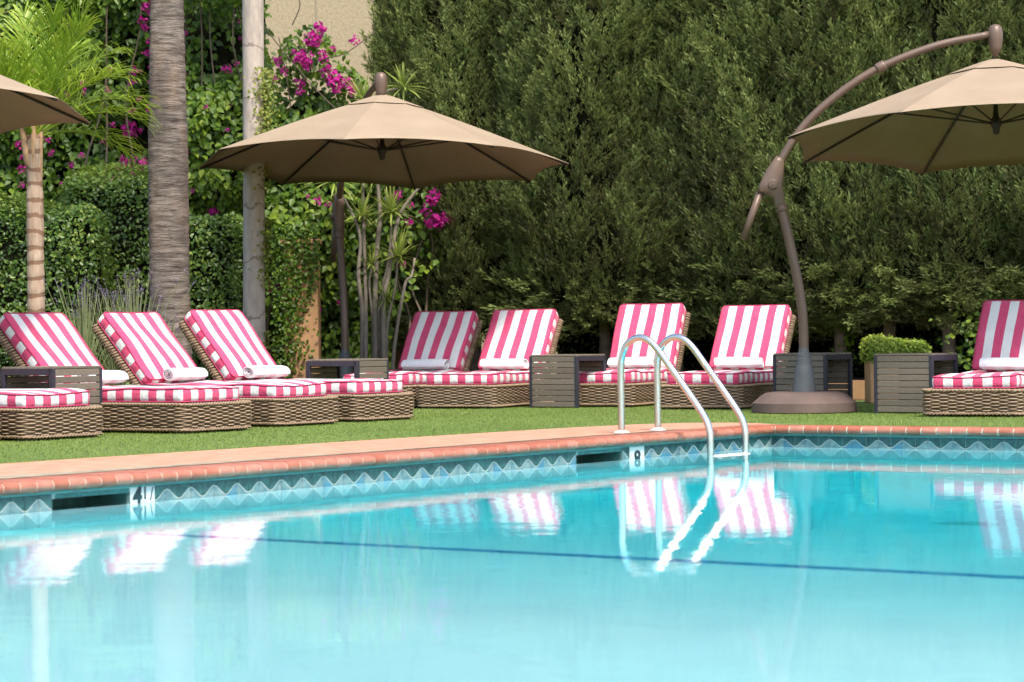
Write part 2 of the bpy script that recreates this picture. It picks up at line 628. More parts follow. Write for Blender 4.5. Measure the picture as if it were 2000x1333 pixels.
# skimmer throats: recessed boxes with a row of small header tiles
for a, b in SKIM:
    mb = MB()
    q = [PL(a, 0, -0.094), PL(b, 0, -0.094), PL(b, 0, -0.30), PL(a, 0, -0.30), PL(a, -0.34, -0.094), PL(b, -0.34, -0.094), PL(b, -0.34, -0.30), PL(a, -0.34, -0.30)]
    mb.put(q, [(0, 4, 5, 1), (1, 5, 6, 2), (2, 6, 7, 3), (3, 7, 4, 0), (4, 7, 6, 5)])
    sk = add("skimmer_opening", mb.mesh("skimmer_opening"), wall, m_dark_recess)
    t = a + 0.045
    hm = MB().box((-0.041, -0.010, -0.0115), (0.041, 0.0, 0.0115), 0.002).mesh("header_tile")
    hm.materials.append(m_teal)
    while t < b - 0.03:
        p = PL(t, 0.0, -0.0805)
        o = bpy.data.objects.new("header_tile", hm)
        COL.objects.link(o)
        o.parent = sk
        o.matrix_local = Matrix(((DL.x, DR.x, 0, p.x), (DL.y, DR.y, 0, p.y), (0, 0, 1, p.z), (0, 0, 0, 1)))
        t += 0.085
# depth markers
def text_mesh(name, body, h, sx=1.0, shear=0.0, bold=0.0):
    cu = bpy.data.curves.new(name, 'FONT')
    cu.body = body
    cu.size = h
    cu.shear = shear
    cu.offset = bold
    cu.extrude = 0.0015
    cu.align_x = 'CENTER'
    cu.align_y = 'CENTER'
    ob = bpy.data.objects.new(name, cu)
    COL.objects.link(ob)
    dg = bpy.context.evaluated_depsgraph_get()
    me = bpy.data.meshes.new_from_object(ob.evaluated_get(dg))
    bpy.data.objects.remove(ob)
    for q in me.vertices:
        q.co = Vector((q.co.x * sx, -q.co.z, q.co.y))
    me.name = name
    return me
for (a, b), glyphs in zip(MARK, ([("4", 0.165, 0.92, 0.050, -0.052, 0.004), ("1", 0.100, 1.0, -0.018, -0.040, 0.0015), ("/", 0.105, 0.75, -0.070, -0.046, 0.0005), ("2", 0.07, 0.8, -0.080, -0.130, 0.0005)], [("8", 0.150, 1.25, 0.0, -0.0, 0.004)])):
    w = b - a
    mm = MB().box((-w / 2 + 0.002, -0.012, -0.165), (w / 2 - 0.002, 0.002, 0.0), 0.002).mesh("depth_marker")
    p = PL((a + b) / 2, 0.0, TILE_TOP)
    pl = add("depth_marker", mm, wall, m_marker)
    pl.matrix_local = Matrix(((DL.x, DR.x, 0, p.x), (DL.y, DR.y, 0, p.y), (0, 0, 1, p.z), (0, 0, 0, 1)))
    for g, h, sx, x, z, bold in glyphs:
        gm = text_mesh("numeral", g, h, sx, 0.12 if g in "4/" else 0.0, bold)
        for q in gm.vertices:       # plate local +x runs toward the camera (left in view), so mirror
            q.co.x = -q.co.x
            q.co.y = q.co.y * -1
        gm.flip_normals()
        zoff = z if len(glyphs) > 1 else WATER_Z - TILE_TOP
        add("numeral", gm, pl, m_black, loc=(x, 0.0035, zoff))

# ------------------------------------------------------------------ coping
def cope_profile(ins=0.0):
    pts = [(-0.285 + ins, -0.045), (-0.285 + ins, 0.011 - ins), (-0.02, 0.0145 - ins)]
    for i in range(0, 9):
        a = PI / 2 - PI * i / 8
        pts.append((0.010 + (0.034 - ins) * math.cos(a), -0.018 + (0.034 - ins) * math.sin(a)))
    pts.append((-0.02, -0.052 + ins))
    return pts
def extrude_profile(prof, a, b, axis_t, axis_r, org, mit0=0.0, mit1=0.0):
    v, f = [], []
    n_ = len(prof)
    for t, mit in ((a, mit0), (b, mit1)):
        for r_, z in prof:
            v.append(org + axis_t * (t + mit * r_) + axis_r * r_ + Vector((0, 0, z)))
    for i in range(n_):
        j = (i + 1) % n_
        f.append((i, j, n_ + j, n_ + i))
    f.append(tuple(range(n_))[::-1])
    f.append(tuple(n_ + i for i in range(n_)))
    return v, f
coping = thing("pool_coping", None, None)
tag(coping, kind="structure")
prof, profg = cope_profile(), cope_profile(0.004)
OR = Vector((CX, CY, 0))
mb = MB()
mb.put(*extrude_profile(profg, 0, POOL_L, DL, DR, OR, 1.0, 0))
mb.put(*extrude_profile(profg, 0, POOL_W, DR, DL, OR, 1.0, 0))
add("coping_grout", auto_smooth(mb.mesh("coping_grout"), 40), coping, m_copegrout)
BR = 0.126
brick_v, brick_f = extrude_profile(prof, -BR / 2 + 0.005, BR / 2 - 0.005, Vector((1, 0, 0)), Vector((0, 1, 0)), Vector((0, 0, 0)))
brick = auto_smooth(pymesh("coping_brick", brick_v, brick_f), 40)
brick.materials.append(m_coping)
def put_brick(p, d, r_):
    o = bpy.data.objects.new("coping_brick", brick)
    COL.objects.link(o)
    o.parent = coping
    j = random.uniform(-0.0010, 0.0010)
    o.matrix_local = Matrix(((d.x, r_.x, 0, p.x), (d.y, r_.y, 0, p.y), (0, 0, 1, j), (0, 0, 0, 1)))
t = 0.055 + BR / 2
while t < 12.0:
    put_brick(PL(t, 0), DL, DR)
    t += BR
t = 0.055 + BR / 2
while t < 5.0:
    put_brick(PL(0, t), DR, DL)
    t += BR
# corner pieces and the runs beyond the counted bricks
v1, f1 = extrude_profile(prof, 0.003, 0.052, DL, DR, OR, 1.0, 0.0)
add("coping_brick", auto_smooth(pymesh("corner_brick", v1, f1), 40), coping, m_coping)
v1, f1 = extrude_profile(prof, 0.003, 0.052, DR, DL, OR, 1.0, 0.0)
add("coping_brick", auto_smooth(pymesh("corner_brick_far", v1, f1), 40), coping, m_coping)
mb = MB()
mb.put(*extrude_profile(prof, 12.05, POOL_L, DL, DR, OR))
mb.put(*extrude_profile(prof, 5.06, POOL_W, DR, DL, OR))
O2 = PL(POOL_L, POOL_W)
mb.put(*extrude_profile(prof, 0, POOL_L + 0.29, -DL, -DR, O2))
mb.put(*extrude_profile(prof, 0, POOL_W + 0.29, -DR, -DL, O2))
ex = add("coping_run", auto_smooth(mb.mesh("coping_run"), 40), coping, m_coping)
ex["kind"] = "stuff"

# ------------------------------------------------------------------ water: a refracting surface and the tinted body under it
def mat_water():
    m = bpy.data.materials.new("water_surface")
    m.use_nodes = True
    nt = m.node_tree
    nt.nodes.clear()
    out = node(nt, "ShaderNodeOutputMaterial")
    g = node(nt, "ShaderNodeBsdfGlass")
    g.inputs["IOR"].default_value = 1.333
    g.inputs["Roughness"].default_value = 0.0
    v = world_coords(nt, (1.0, 1.0, 1.0))
    n1 = noise(nt, v, 3.2, 2, 0.5)
    n2 = noise(nt, v, 11.0, 2, 0.5)
    n3 = noise(nt, v, 26.0, 2, 0.5)
    h = math_n(nt, 'ADD', n1, math_n(nt, 'MULTIPLY', n2, 0.34))
    h = math_n(nt, 'ADD', h, math_n(nt, 'MULTIPLY', n3, 0.10))
    b = node(nt, "ShaderNodeBump")
    b.inputs["Strength"].default_value = 1.0
    b.inputs["Distance"].default_value = 0.0010
    link(nt, h, b.inputs["Height"])
    link(nt, b.outputs[0], g.inputs["Normal"])
    link(nt, g.outputs[0], out.inputs["Surface"])
    return m
v = [PL(a, b, WATER_Z) for a, b in ((-0.004, -0.004), (POOL_L + 0.01, -0.004), (POOL_L + 0.01, POOL_W + 0.01), (-0.004, POOL_W + 0.01))]
w_me = pymesh("pool_water", v, [(0, 1, 2, 3)])
if w_me.polygons[0].normal.z < 0:
    w_me.flip_normals()
water = add("pool_water", w_me, mat=mat_water(), kind="structure")
for a, b in SKIM:      # still water inside the skimmer throats
    q = [PL(a, -0.0045, WATER_Z), PL(b, -0.0045, WATER_Z), PL(b, -0.335, WATER_Z), PL(a, -0.335, WATER_Z)]
    me = pymesh("skimmer_water", q, [(0, 1, 2, 3)])
    if me.polygons[0].normal.z < 0:
        me.flip_normals()
    add("skimmer_water", me, water, water.data.materials[0])
vm = bpy.data.materials.new("water_body")
vm.use_nodes = True
vm.node_tree.nodes.clear()
vo = node(vm.node_tree, "ShaderNodeOutputMaterial")
va = node(vm.node_tree, "ShaderNodeVolumeAbsorption")
va.inputs["Color"].default_value = (0.0, 0.955, 0.995, 1)
va.inputs["Density"].default_value = 0.42
link(vm.node_tree, va.outputs[0], vo.inputs["Volume"])
v, f = [], []
zt = WATER_Z + 0.004
ring = [(-0.006, -0.006), (POOL_L + 0.02, -0.006), (POOL_L + 0.02, POOL_W + 0.02), (-0.006, POOL_W + 0.02)]
v = [PL(a, b, zt) for a, b in ring] + [PL(a, b, -3.4) for a, b in ring]
f = [(0, 3, 2, 1), (4, 5, 6, 7), (0, 1, 5, 4), (1, 2, 6, 5), (2, 3, 7, 6), (3, 0, 4, 7)]
me = pymesh("water_body", v, f)
bm = bmesh.new(); bm.from_mesh(me); bmesh.ops.recalc_face_normals(bm, faces=bm.faces[:]); bm.to_mesh(me); bm.free()
add("water_body", me, water, vm)

# ------------------------------------------------------------------ pool ladder
m_steel = simple("brushed_steel", (0.62, 0.60, 0.57), 0.24, 1.0, var=0.05, scale=20)
ladder = thing("pool_ladder", "two-rail stainless steel pool ladder arching over the terracotta coping", "pool ladder")
LT = (1.345 + SH, 0.805 + SH)
path = [(-0.41, 0.0), (-0.41, 0.25), (-0.41, 0.50), (-0.395, 0.60), (-0.345, 0.685), (-0.255, 0.728), (-0.165, 0.705), (-0.085, 0.635), (0.02, 0.505), (0.16, 0.33), (0.285, 0.168), (0.335, 0.075), (0.352, -0.03), (0.352, -0.25), (0.352, -0.75), (0.352, -1.25)]
for tl in LT:
    pts = smooth_path([PL(tl, r_, z) for r_, z in path], 6)
    add("rail", MB().tube(pts, 0.0265, 16).mesh("rail", True), ladder, m_steel)
    fl = MB().lathe([(0.062, 0.013), (0.060, 0.018), (0.045, 0.023), (0.030, 0.030), (0.0268, 0.032)], 24, False)
    p = PL(tl, -0.41)
    add("flange", fl.mesh("flange", True), ladder, simple("flange_white", (0.70, 0.68, 0.64), 0.35), loc=(p.x, p.y, 0.0))
m_tread = simple("tread_white", (0.72, 0.74, 0.72), 0.4)
for z in (-0.158, -0.42, -0.70):
    mb = MB().box((LT[1] + 0.02, 0.30, z - 0.02), (LT[0] - 0.02, 0.41, z + 0.008), 0.006)
    v = [PL(a, b, c) for a, b, c in mb.v]
    add("tread", auto_smooth(pymesh("tread", v, mb.f), 30), ladder, m_tread)

# ------------------------------------------------------------------ sun loungers
def mat_wicker():
    m, nt, b = new_mat("wicker")
    v = coords(nt, "Object")
    n1 = noise(nt, v, 26, 3)
    n2 = noise(nt, v, 5, 2)
    at = node(nt, "ShaderNodeAttribute", attribute_name="tone")
    c = ramp(nt, math_n(nt, 'MULTIPLY_ADD', math_n(nt, 'SUBTRACT', n1, 0.5), 0.7, at.outputs["Fac"]),
             [(0.0, (0.055, 0.030, 0.016)), (0.45, (0.165, 0.105, 0.062)), (1.0, (0.36, 0.255, 0.165))])
    c = mix(nt, math_n(nt, 'MULTIPLY', n2, 0.25), c, (0.18, 0.14, 0.10))
    link(nt, c, b.inputs["Base Color"])
    b.inputs["Roughness"].default_value = 0.55
    b.inputs["Specular IOR Level"].default_value = 0.3
    return m
m_wicker = mat_wicker()
m_foot = simple("lounger_foot", (0.10, 0.075, 0.05), 0.7)

def rrect(w, d, r_, step=0.03):
    """points round a rounded rectangle with their outward normals and running length"""
    pts = []
    hw, hd = w / 2, d / 2
    segs = [((hw - r_, -hd + r_), -PI / 2), ((hw - r_, hd - r_), 0), ((-hw + r_, hd - r_), PI / 2), ((-hw + r_, -hd + r_), PI)]
    prev = None
    for (cx, cy), a0 in segs:
        for k in range(5):
            a = a0 + PI / 2 * k / 4
            p = (cx + r_ * math.cos(a), cy + r_ * math.sin(a), math.cos(a), math.sin(a))
            if prev is not None and k == 0:
                L = math.hypot(p[0] - prev[0], p[1] - prev[1])
                m_ = max(1, int(L / step))
                for q in range(1, m_):
                    t = q / m_
                    pts.append((prev[0] + (p[0] - prev[0]) * t, prev[1] + (p[1] - prev[1]) * t, p[2], p[3]))
            pts.append(p)
            prev = p
    p = pts[0]
    L = math.hypot(p[0] - prev[0], p[1] - prev[1])
    m_ = max(1, int(L / step))
    for q in range(1, m_):
        t = q / m_
        pts.append((prev[0] + (p[0] - prev[0]) * t, prev[1] + (p[1] - prev[1]) * t, p[2], p[3]))
    s, out = 0.0, []
    for i, p in enumerate(pts):
        out.append((*p, s))
        q = pts[(i + 1) % len(pts)]
        s += math.hypot(q[0] - p[0], q[1] - p[1])
    return out, s

def weave(w, d, r_, z0, z1, row, stake, amp, mapf, braid=True, bulge=0.0, caps=True, sd=1):
    """interlaced strands round a box; mapf places (x, y, z); returns verts, quads, tones"""
    q = np.random.default_rng(sd)
    out, per = rrect(w, d, r_, stake / 4)
    ns = max(2, 2 * round(per / stake / 2))
    st = per / ns
    rows = int(round((z1 - z0) / row))
    rh = (z1 - z0) / rows
    V, F, T = [], [], []
    m_ = len(out)
    for i in range(rows):
        z = z0 + (i + 0.5) * rh
        base = len(V)
        tone = q.uniform(0.35, 0.7)
        bl = bulge * math.sin(PI * (i + 0.5) / rows)
        for (x, y, nx, ny, s) in out:
            ph = math.tanh(2.6 * math.cos(PI * s / st + (PI if i % 2 else 0)))
            off = amp * ph + bl
            dz = 0.0016 * math.sin(s * 9 + i * 2.1) + 0.0012 * math.sin(s * 31 + i)
            tt = tone + 0.30 * ph  # shade of the weave gaps put into the tone of strands going behind
            for (oo, zz) in ((-0.007, -0.47), (0.0035, -0.22), (0.0035, 0.22), (-0.007, 0.47)):
                V.append(mapf(x + nx * (off + oo), y + ny * (off + oo), z + dz + zz * rh))
                T.append(tt)
        for k in range(m_):
            l = (k + 1) % m_
            for c in range(3):
                F.append((base + k * 4 + c, base + l * 4 + c, base + l * 4 + c + 1, base + k * 4 + c + 1))
    # dark liner behind the strands
    base = len(V)
    for z in (z0 - 0.004, z1 + 0.004):
        for (x, y, nx, ny, s) in out:
            V.append(mapf(x - nx * (amp + 0.004), y - ny * (amp + 0.004), z)); T.append(0.0)
    for k in range(m_):
        l = (k + 1) % m_
        F.append((base + k, base + l, base + m_ + l, base + m_ + k))
    if caps:   # flat top and bottom as a fan of quads
        for zi in (0, 1):
            c0 = len(V)
            V.append(mapf(0, 0, z0 if zi == 0 else z1)); T.append(0.3)
            for k in range(0, m_ - 1, 2):
                F.append((c0, base + zi * m_ + k, base + zi * m_ + k + 1, base + zi * m_ + (k + 2) % m_))
            if m_ % 2:
                F.append((c0, base + zi * m_ + m_ - 1, base + zi * m_, c0))
    if braid:   # rope rim, two twisted strands, top and bottom
        for zz, rr in ((z1 + 0.004, 0.0135), (z0 - 0.004, 0.011)):
            for s0 in (0, PI):
                ring = []
                step = 1
                for (x, y, nx, ny, s) in out[::step]:
                    a = s / 0.035 * PI + s0
                    ring.append((x + nx * (0.004 + 0.008 * math.cos(a)), y + ny * (0.004 + 0.008 * math.cos(a)), zz + 0.008 * math.sin(a), nx, ny))
                base = len(V)
                mm = len(ring)
                for (x, y, z, nx, ny) in ring:
                    for k in range(5):
                        b_ = 2 * PI * k / 5
                        V.append(mapf(x + nx * rr * 0.75 * math.cos(b_), y + ny * rr * 0.75 * math.cos(b_), z + rr * 0.75 * math.sin(b_)))
                        T.append(0.62 + 0.25 * math.sin(b_))
                for k in range(mm):
                    l = (k + 1) % mm
                    for c in range(5):
                        e_ = (c + 1) % 5
                        F.append((base + k * 5 + c, base + l * 5 + c, base + l * 5 + e_, base + k * 5 + e_))
    return np.array(V), np.array(F), np.array(T)

LW, LLEN = 0.87, 2.02
V, F, T = weave(LW, LLEN, 0.075, 0.035, 0.228, 0.0146, 0.074, 0.0058, lambda x, y, z: (x, y + LLEN / 2, z), bulge=0.012)
ok = np.array([len(set(q)) == 4 for q in F.tolist()])
base_me = npmesh("wicker_base", V, F[ok], T, smooth=True)
base_me.materials.append(m_wicker)
BW, BD, BL = 0.80, 0.062, 0.83
V, F, T = weave(BW, BD, 0.028, 0.0, BL, 0.0150, 0.08, 0.005, lambda x, y, z: (x, z - 0.06, y - 0.043), braid=False, sd=5)
ok = np.array([len(set(q)) == 4 for q in F.tolist()])
back_me = npmesh("wicker_back", V, F[ok], T, smooth=True)
back_me.materials.append(m_wicker)
foot_me = MB().box((-0.07, -0.05, 0.0), (0.07, 0.05, 0.03), 0.004).mesh("foot")
foot_me.materials.append(m_foot)

def mat_stripe():
    m, nt, b = new_mat("striped_canvas")
    tc = node(nt, "ShaderNodeTexCoord")
    sp = node(nt, "ShaderNodeSeparateXYZ")
    link(nt, tc.outputs["UV"], sp.inputs[0])
    fr = math_n(nt, 'FRACT', math_n(nt, 'DIVIDE', sp.outputs["X"], 0.174))
    pink = math_n(nt, 'LESS_THAN', fr, 0.5)
    v = coords(nt, "Object")
    n1 = noise(nt, v, 7, 3)
    pk = ramp(nt, n1, [(0.3, (0.52, 0.050, 0.125)), (0.7, (0.57, 0.066, 0.150))])
    wh = ramp(nt, n1, [(0.3, (0.62, 0.61, 0.575)), (0.7, (0.67, 0.66, 0.63))])
    link(nt, mix(nt, pink, wh, pk), b.inputs["Base Color"])
    b.inputs["Roughness"].default_value = 0.85
    b.inputs["Specular IOR Level"].default_value = 0.15
    b.inputs["Sheen Weight"].default_value = 0.25
    h = math_n(nt, 'ADD', noise(nt, v, 7, 3, 0.6), math_n(nt, 'MULTIPLY', noise(nt, v, 420, 2), 0.07))
    bump(nt, b, h, 0.75, 0.03)
    return m
m_stripe = mat_stripe()
m_pipe = simple("piping_crimson", (0.36, 0.03, 0.085), 0.8)
m_towel = None

def cushion(w, l, h, puff, seed, r_=0.042, wob=0.007):
    """boxed cushion lying on z = 0, x across, y 0..l; striped along y on top and bottom, across the boxing"""
    out, per = rrect(w, l, r_, 0.05)
    q = np.random.default_rng(seed)
    ph = q.uniform(0, 6.28, 6)
    def wobble(x, y, z):
        t = z / h
        return wob * t * (math.sin(7 * x + ph[0]) * math.sin(5.1 * y + ph[1]) + 0.6 * math.sin(11 * y + ph[2] + 3 * x))
    m_ = len(out)
    layers = [(0.028, -0.002), (0.0, 0.012), (-0.006, h * 0.35), (-0.007, h * 0.65), (0.0, h - 0.010), (0.014, h + 0.001), (0.06, h + puff * 0.5), (0.13, h + puff * 0.85), (0.22, h + puff)]
    V, F, UV = [], [], []
    def uv_top(p): return (p[0] + w / 2 + 0.008, p[1])
    for ins, z in layers:
        hw, hl = w / 2, l / 2
        for (x, y, nx, ny, s) in out:
            # inset by pulling toward the inner rectangle
            k = max(0.0, 1 - ins / hw)
            X = x - nx * min(ins, r_) if ins <= r_ else math.copysign(min(abs(x), hw - ins), x)
            Y = y - ny * min(ins, r_) if ins <= r_ else math.copysign(min(abs(y), hl - ins), y)
            V.append((X, Y + l / 2, z + wobble(X, Y, max(z, 0))))
    nl = len(layers)
    S = [o_[4] for o_ in out] + [per]
    for i in range(nl - 1):
        side = 1 <= i <= 3
        for k in range(m_):
            j = (k + 1) % m_
            idx = (i * m_ + k, i * m_ + j, (i + 1) * m_ + j, (i + 1) * m_ + k)
            F.append(idx)
            if side:
                UV.append([(S[k], 0), (S[k + 1], 0), (S[k + 1], 1), (S[k], 1)])
            else:
                UV.append([uv_top(V[a]) for a in idx])
    # top fill: strips between matching points of the last ring
    top = [(nl - 1) * m_ + k for k in range(m_)]
    F.append(tuple(top)); UV.append([uv_top(V[a]) for a in top])
    bot = list(range(m_))[::-1]
    F.append(tuple(bot)); UV.append([uv_top(V[a]) for a in bot])
    me = bpy.data.meshes.new("cushion")
    me.from_pydata(V, [], F)
    uvl = me.uv_layers.new(name="UVMap")
    i = 0
    for fu in UV:
        for u in fu:
            uvl.data[i].uv = u
            i += 1
    me.polygons.foreach_set("use_smooth", [True] * len(me.polygons))
    me.update()
    pm = MB()
    for li, dz in ((4, 0.004), (1, -0.003)):
        ring = [V[li * m_ + k] for k in range(m_)]
        pm.tube([(x, y, z + dz) for x, y, z in ring], 0.0062, 6, closed=True)
    me.materials.append(m_stripe)
    pmm = pm.mesh("piping", True)
    pmm.materials.append(m_pipe)
    return me, pmm
SEATS = [cushion(0.73, 1.47, 0.114, 0.012, 21), cushion(0.73, 1.47, 0.114, 0.015, 22, wob=0.011)]
BACKS = [cushion(0.73, 0.80, 0.110, 0.012, 31), cushion(0.73, 0.80, 0.110, 0.015, 32, wob=0.010)]

def mat_towel():
    m, nt, b = new_mat("white_terry")
    v = coords(nt, "Object")
    link(nt, ramp(nt, noise(nt, v, 40, 3), [(0.3, (0.70, 0.70, 0.70)), (0.7, (0.78, 0.78, 0.77))]), b.inputs["Base Color"])
    b.inputs["Roughness"].default_value = 0.95
    b.inputs["Sheen Weight"].default_value = 0.4
    bump(nt, b, noise(nt, v, 260, 3), 0.8, 0.006)
    return m
m_towel = mat_towel()
def towel_mesh(seed, L=0.49, rad=0.071):
    q = np.random.default_rng(seed)
    turns, per = 3.2, 22
    n_ = int(turns * per)
    ns = 9
    V, F = [], []
    def r_at(a): return 0.012 + (rad - 0.012) * a / (turns * 2 * PI)
    ph = q.uniform(0, 6.28, 4)
    for j in range(ns):
        t = j / (ns - 1)
        for i in range(n_):
            a = turns * 2 * PI * i / (n_ - 1)
            for th in (0.0, -0.0105):
                rr = r_at(a) + th
                e_ = 1 - 0.10 * (abs(2 * t - 1) ** 8)
                rr *= e_ * (1 + 0.035 * math.sin(5 * t + ph[0] + a))
                x = (t - 0.5) * L + 0.012 * math.sin(a * 0.9 + ph[1]) * (abs(2 * t - 1) ** 4) + 0.014 * (a / 20 - 0.5) * math.copysign(1, t - 0.5) * (abs(2 * t - 1) ** 6)
                zz = rad + rr * math.sin(a + 2.2)
                V.append((x, rr * math.cos(a + 2.2) * 1.12, zz * 0.93))
    w_ = n_ * 2
    for j in range(ns - 1):
        for i in range(n_ - 1):
            for th in (0, 1):
                a = j * w_ + i * 2 + th
                F.append((a, a + 2, a + 2 + w_, a + w_) if th == 0 else (a, a + w_, a + 2 + w_, a + 2))
    for j, fl in ((0, 0), (ns - 1, 1)):
        for i in range(n_ - 1):
            a = j * w_ + i * 2
            F.append((a, a + 1, a + 3, a + 2) if fl == 0 else (a, a + 2, a + 3, a + 1))
    for j in range(ns - 1):
        for i in (0, n_ - 1):
            a = j * w_ + i * 2
            F.append((a, a + 1, a + 1 + w_, a + w_))
    me = auto_smooth(pymesh("rolled_towel", V, F), 50)
    me.materials.append(m_towel)
    return me
TOWELS = [towel_mesh(3), towel_mesh(8), towel_mesh(15)]

LG = "pink and white striped sun loungers"
def lounger(px, py, deg, back_deg, label, var=0, back=True):
    a = R(deg)
    xh = Vector((math.cos(a), math.sin(a), 0))
    o = thing("sun_lounger", label, "sun lounger", Vector((px, py, 0)) + xh * LW / 2, a, LG)
    add("wicker_base", base_me, o, kind="stuff")
    for x in (-0.33, 0.33):
        for y in (0.09, 1.93):
            add("foot", foot_me, o, loc=(x, y, 0))
    s = add("seat_cushion", SEATS[var][0], o, loc=(0, 0.075, 0.244))
    add("piping", SEATS[var][1], s)
    b = R(back_deg)
    bc = add("back_cushion", BACKS[var][0], o, loc=(0, 1.545, 0.335), rot=(b, 0, 0))
    add("piping", BACKS[var][1], bc)
    add("wicker_back", back_me, o, loc=(0, 1.545, 0.335), rot=(b, 0, 0), kind="stuff")
    return o
TG = "rolled white towels on the loungers"
def towel(lo, dx, y, tw, label, var, dz=0.0):
    o = add("rolled_towel", TOWELS[var], label=label, cat="towel", group=TG)
    m_ = lo.matrix_basis @ Vector((dx, y, 0.372 + dz))
    o.location = m_
    o.rotation_euler = (0, 0, lo.rotation_euler.z + R(tw))
    return o

LA = 56.5
Lz = lounger(-4.27, 19.10, LA, 48, "striped lounger cut off by the left edge of the photo, only its wicker corner showing")
La = lounger(-3.64, 19.95, LA, 48, "striped lounger with its foot end nearest the camera on the left, before the side table", 1)
Lb = lounger(-2.60, 21.10, LA, 46, "striped lounger with leftmost visible backrest, half hidden by the slatted table", 0)
Lc = lounger(-1.975, 22.40, LA, 47, "striped lounger with the second backrest from the left, rolled towel in full view", 1)
Ld = lounger(-1.36, 23.45, LA, 50, "striped lounger in front of the thick palm trunk, third backrest from the left", 0)
RA = -22.0
Lf = lounger(-0.99, 27.45, RA, 51, "striped lounger right of its twin, under the middle umbrella, left of a slatted table", 0)
Le = lounger(-1.87, 27.85, RA, 50, "striped lounger under the middle umbrella, mostly hidden behind the nearer loungers", 1)
Lg = lounger(0.42, 27.45, RA, 58, "striped lounger with the most upright backrest, seen through the ladder rails", 1)
Lh = lounger(1.42, 26.25, RA, 52, "striped lounger between the ladder and the umbrella with the thick brown base", 0)
Li = lounger(3.555, 23.20, RA - 2, 51, "striped lounger at the right edge under the right umbrella, cut by the frame", 1)
towel(Lb, 0.10, 1.34, 3, "rolled white towel peeking out right of the left slatted table", 0)
towel(Lc, -0.02, 1.36, 4, "rolled white towel on the second lounger backrest from the left, spiral end showing", 1)
towel(Ld, -0.02, 1.36, -3, "rolled white towel on the lounger in front of the thick palm trunk", 0)
towel(Le, 0.02, 1.36, 2, "rolled white towel on the left of the two loungers under the middle umbrella", 2)
towel(Lf, 0.0, 1.35, -2, "rolled white towel on the right of the two loungers under the middle umbrella", 1)
towel(Lg, -0.04, 1.33, 3, "rolled white towel on the upright lounger, seen behind the ladder rail", 2)
towel(Lh, 0.0, 1.34, 0, "rolled white towel on the lounger left of the brown umbrella base", 0)
towel(Li, 0.02, 1.34, 2, "rolled white towel on the lounger at the right edge", 1)

# ------------------------------------------------------------------ slatted side tables
def mat_slat():
    m, nt, b = new_mat("weathered_slat")
    v = coords(nt, "Object", (1, 1, 1))
    st = coords(nt, "Object", (3, 40, 40))
    oi = node(nt, "ShaderNodeObjectInfo")
    n1 = noise(nt, st, 6, 4)
    c = ramp(nt, n1, [(0.3, (0.105, 0.085, 0.062)), (0.7, (0.165, 0.135, 0.10))])
    hsv = node(nt, "ShaderNodeHueSaturation")
    link(nt, c, hsv.inputs["Color"])
    link(nt, math_n(nt, 'MULTIPLY_ADD', oi.outputs["Random"], 0.3, 0.85), hsv.inputs["Value"])
    link(nt, hsv.outputs[0], b.inputs["Base Color"])
    b.inputs["Roughness"].default_value = 0.6
    bump(nt, b, n1, 0.3, 0.002)
    return m
m_slat = mat_slat()
m_frame = simple("graphite_metal", (0.030, 0.030, 0.040), 0.45, 0.2, var=0.1)
TS, TH_ = 0.57, 0.54
slat_v = MB().box((-TS / 2 + 0.028, -0.010, -0.0255), (TS / 2 - 0.028, 0.010, 0.0255), 0.003).mesh("slat")
slat_h = MB().box((-TS / 2 + 0.002, -0.0275, -0.009), (TS / 2 - 0.002, 0.0275, 0.009), 0.003).mesh("slat")
leg_me = MB().box((-0.016, -0.022, 0), (0.016, 0.022, TH_ - 0.012), 0.002).mesh("leg")
rail_me = MB().box((-0.016, -TS / 2 + 0.0225, -0.024), (0.016, TS / 2 - 0.0225, 0.024), 0.002).mesh("rail")
low_me = MB().box((-TS / 2 + 0.017, -0.012, -0.014), (TS / 2 - 0.017, 0.012, 0.014), 0.002).mesh("rail_end")
slat_v.materials.append(m_slat); slat_h.materials.append(m_slat)
leg_me.materials.append(m_frame); rail_me.materials.append(m_frame); low_me.materials.append(m_frame)
def table(px, py, deg, label):
    a = R(deg)
    c = Vector((px, py, 0)) + Vector((math.cos(a), math.sin(a), 0)) * TS / 2 + Vector((-math.sin(a), math.cos(a), 0)) * TS / 2
    o = thing("side_table", label, "side table", c, a, "slatted side tables between the loungers")
    for sx in (-1, 1):
        for sy in (-1, 1):
            add("leg", leg_me, o, loc=(sx * (TS / 2 - 0.012), sy * (TS / 2 - 0.022), 0))
        add("rail", rail_me, o, loc=(sx * (TS / 2 - 0.012), 0, TH_ - 0.037))
    for sy in (-1, 1):
        for k in range(9):
            add("slat", slat_v, o, loc=(0, sy * (TS / 2 - 0.012), 0.040 + k * 0.0572))
    for k in range(9):
        add("top_slat", slat_h, o, loc=(0, -TS / 2 + 0.030 + k * 0.0625, TH_ - 0.004))
    return o
table(-3.63, 21.10, 56.5, "slatted dark side table at the left edge between the two nearest loungers")
table(-1.43, 24.78, 63, "slatted dark side table beside the middle umbrella pole, behind the left loungers")
table(0.175, 27.35, -33.5, "slatted dark side table between the two pairs of middle loungers")
table(2.535, 25.95, -33.5, "slatted dark side table behind the brown umbrella base")
table(3.30, 24.35, -33.5, "slatted dark side table in front of the small clipped planter hedge")

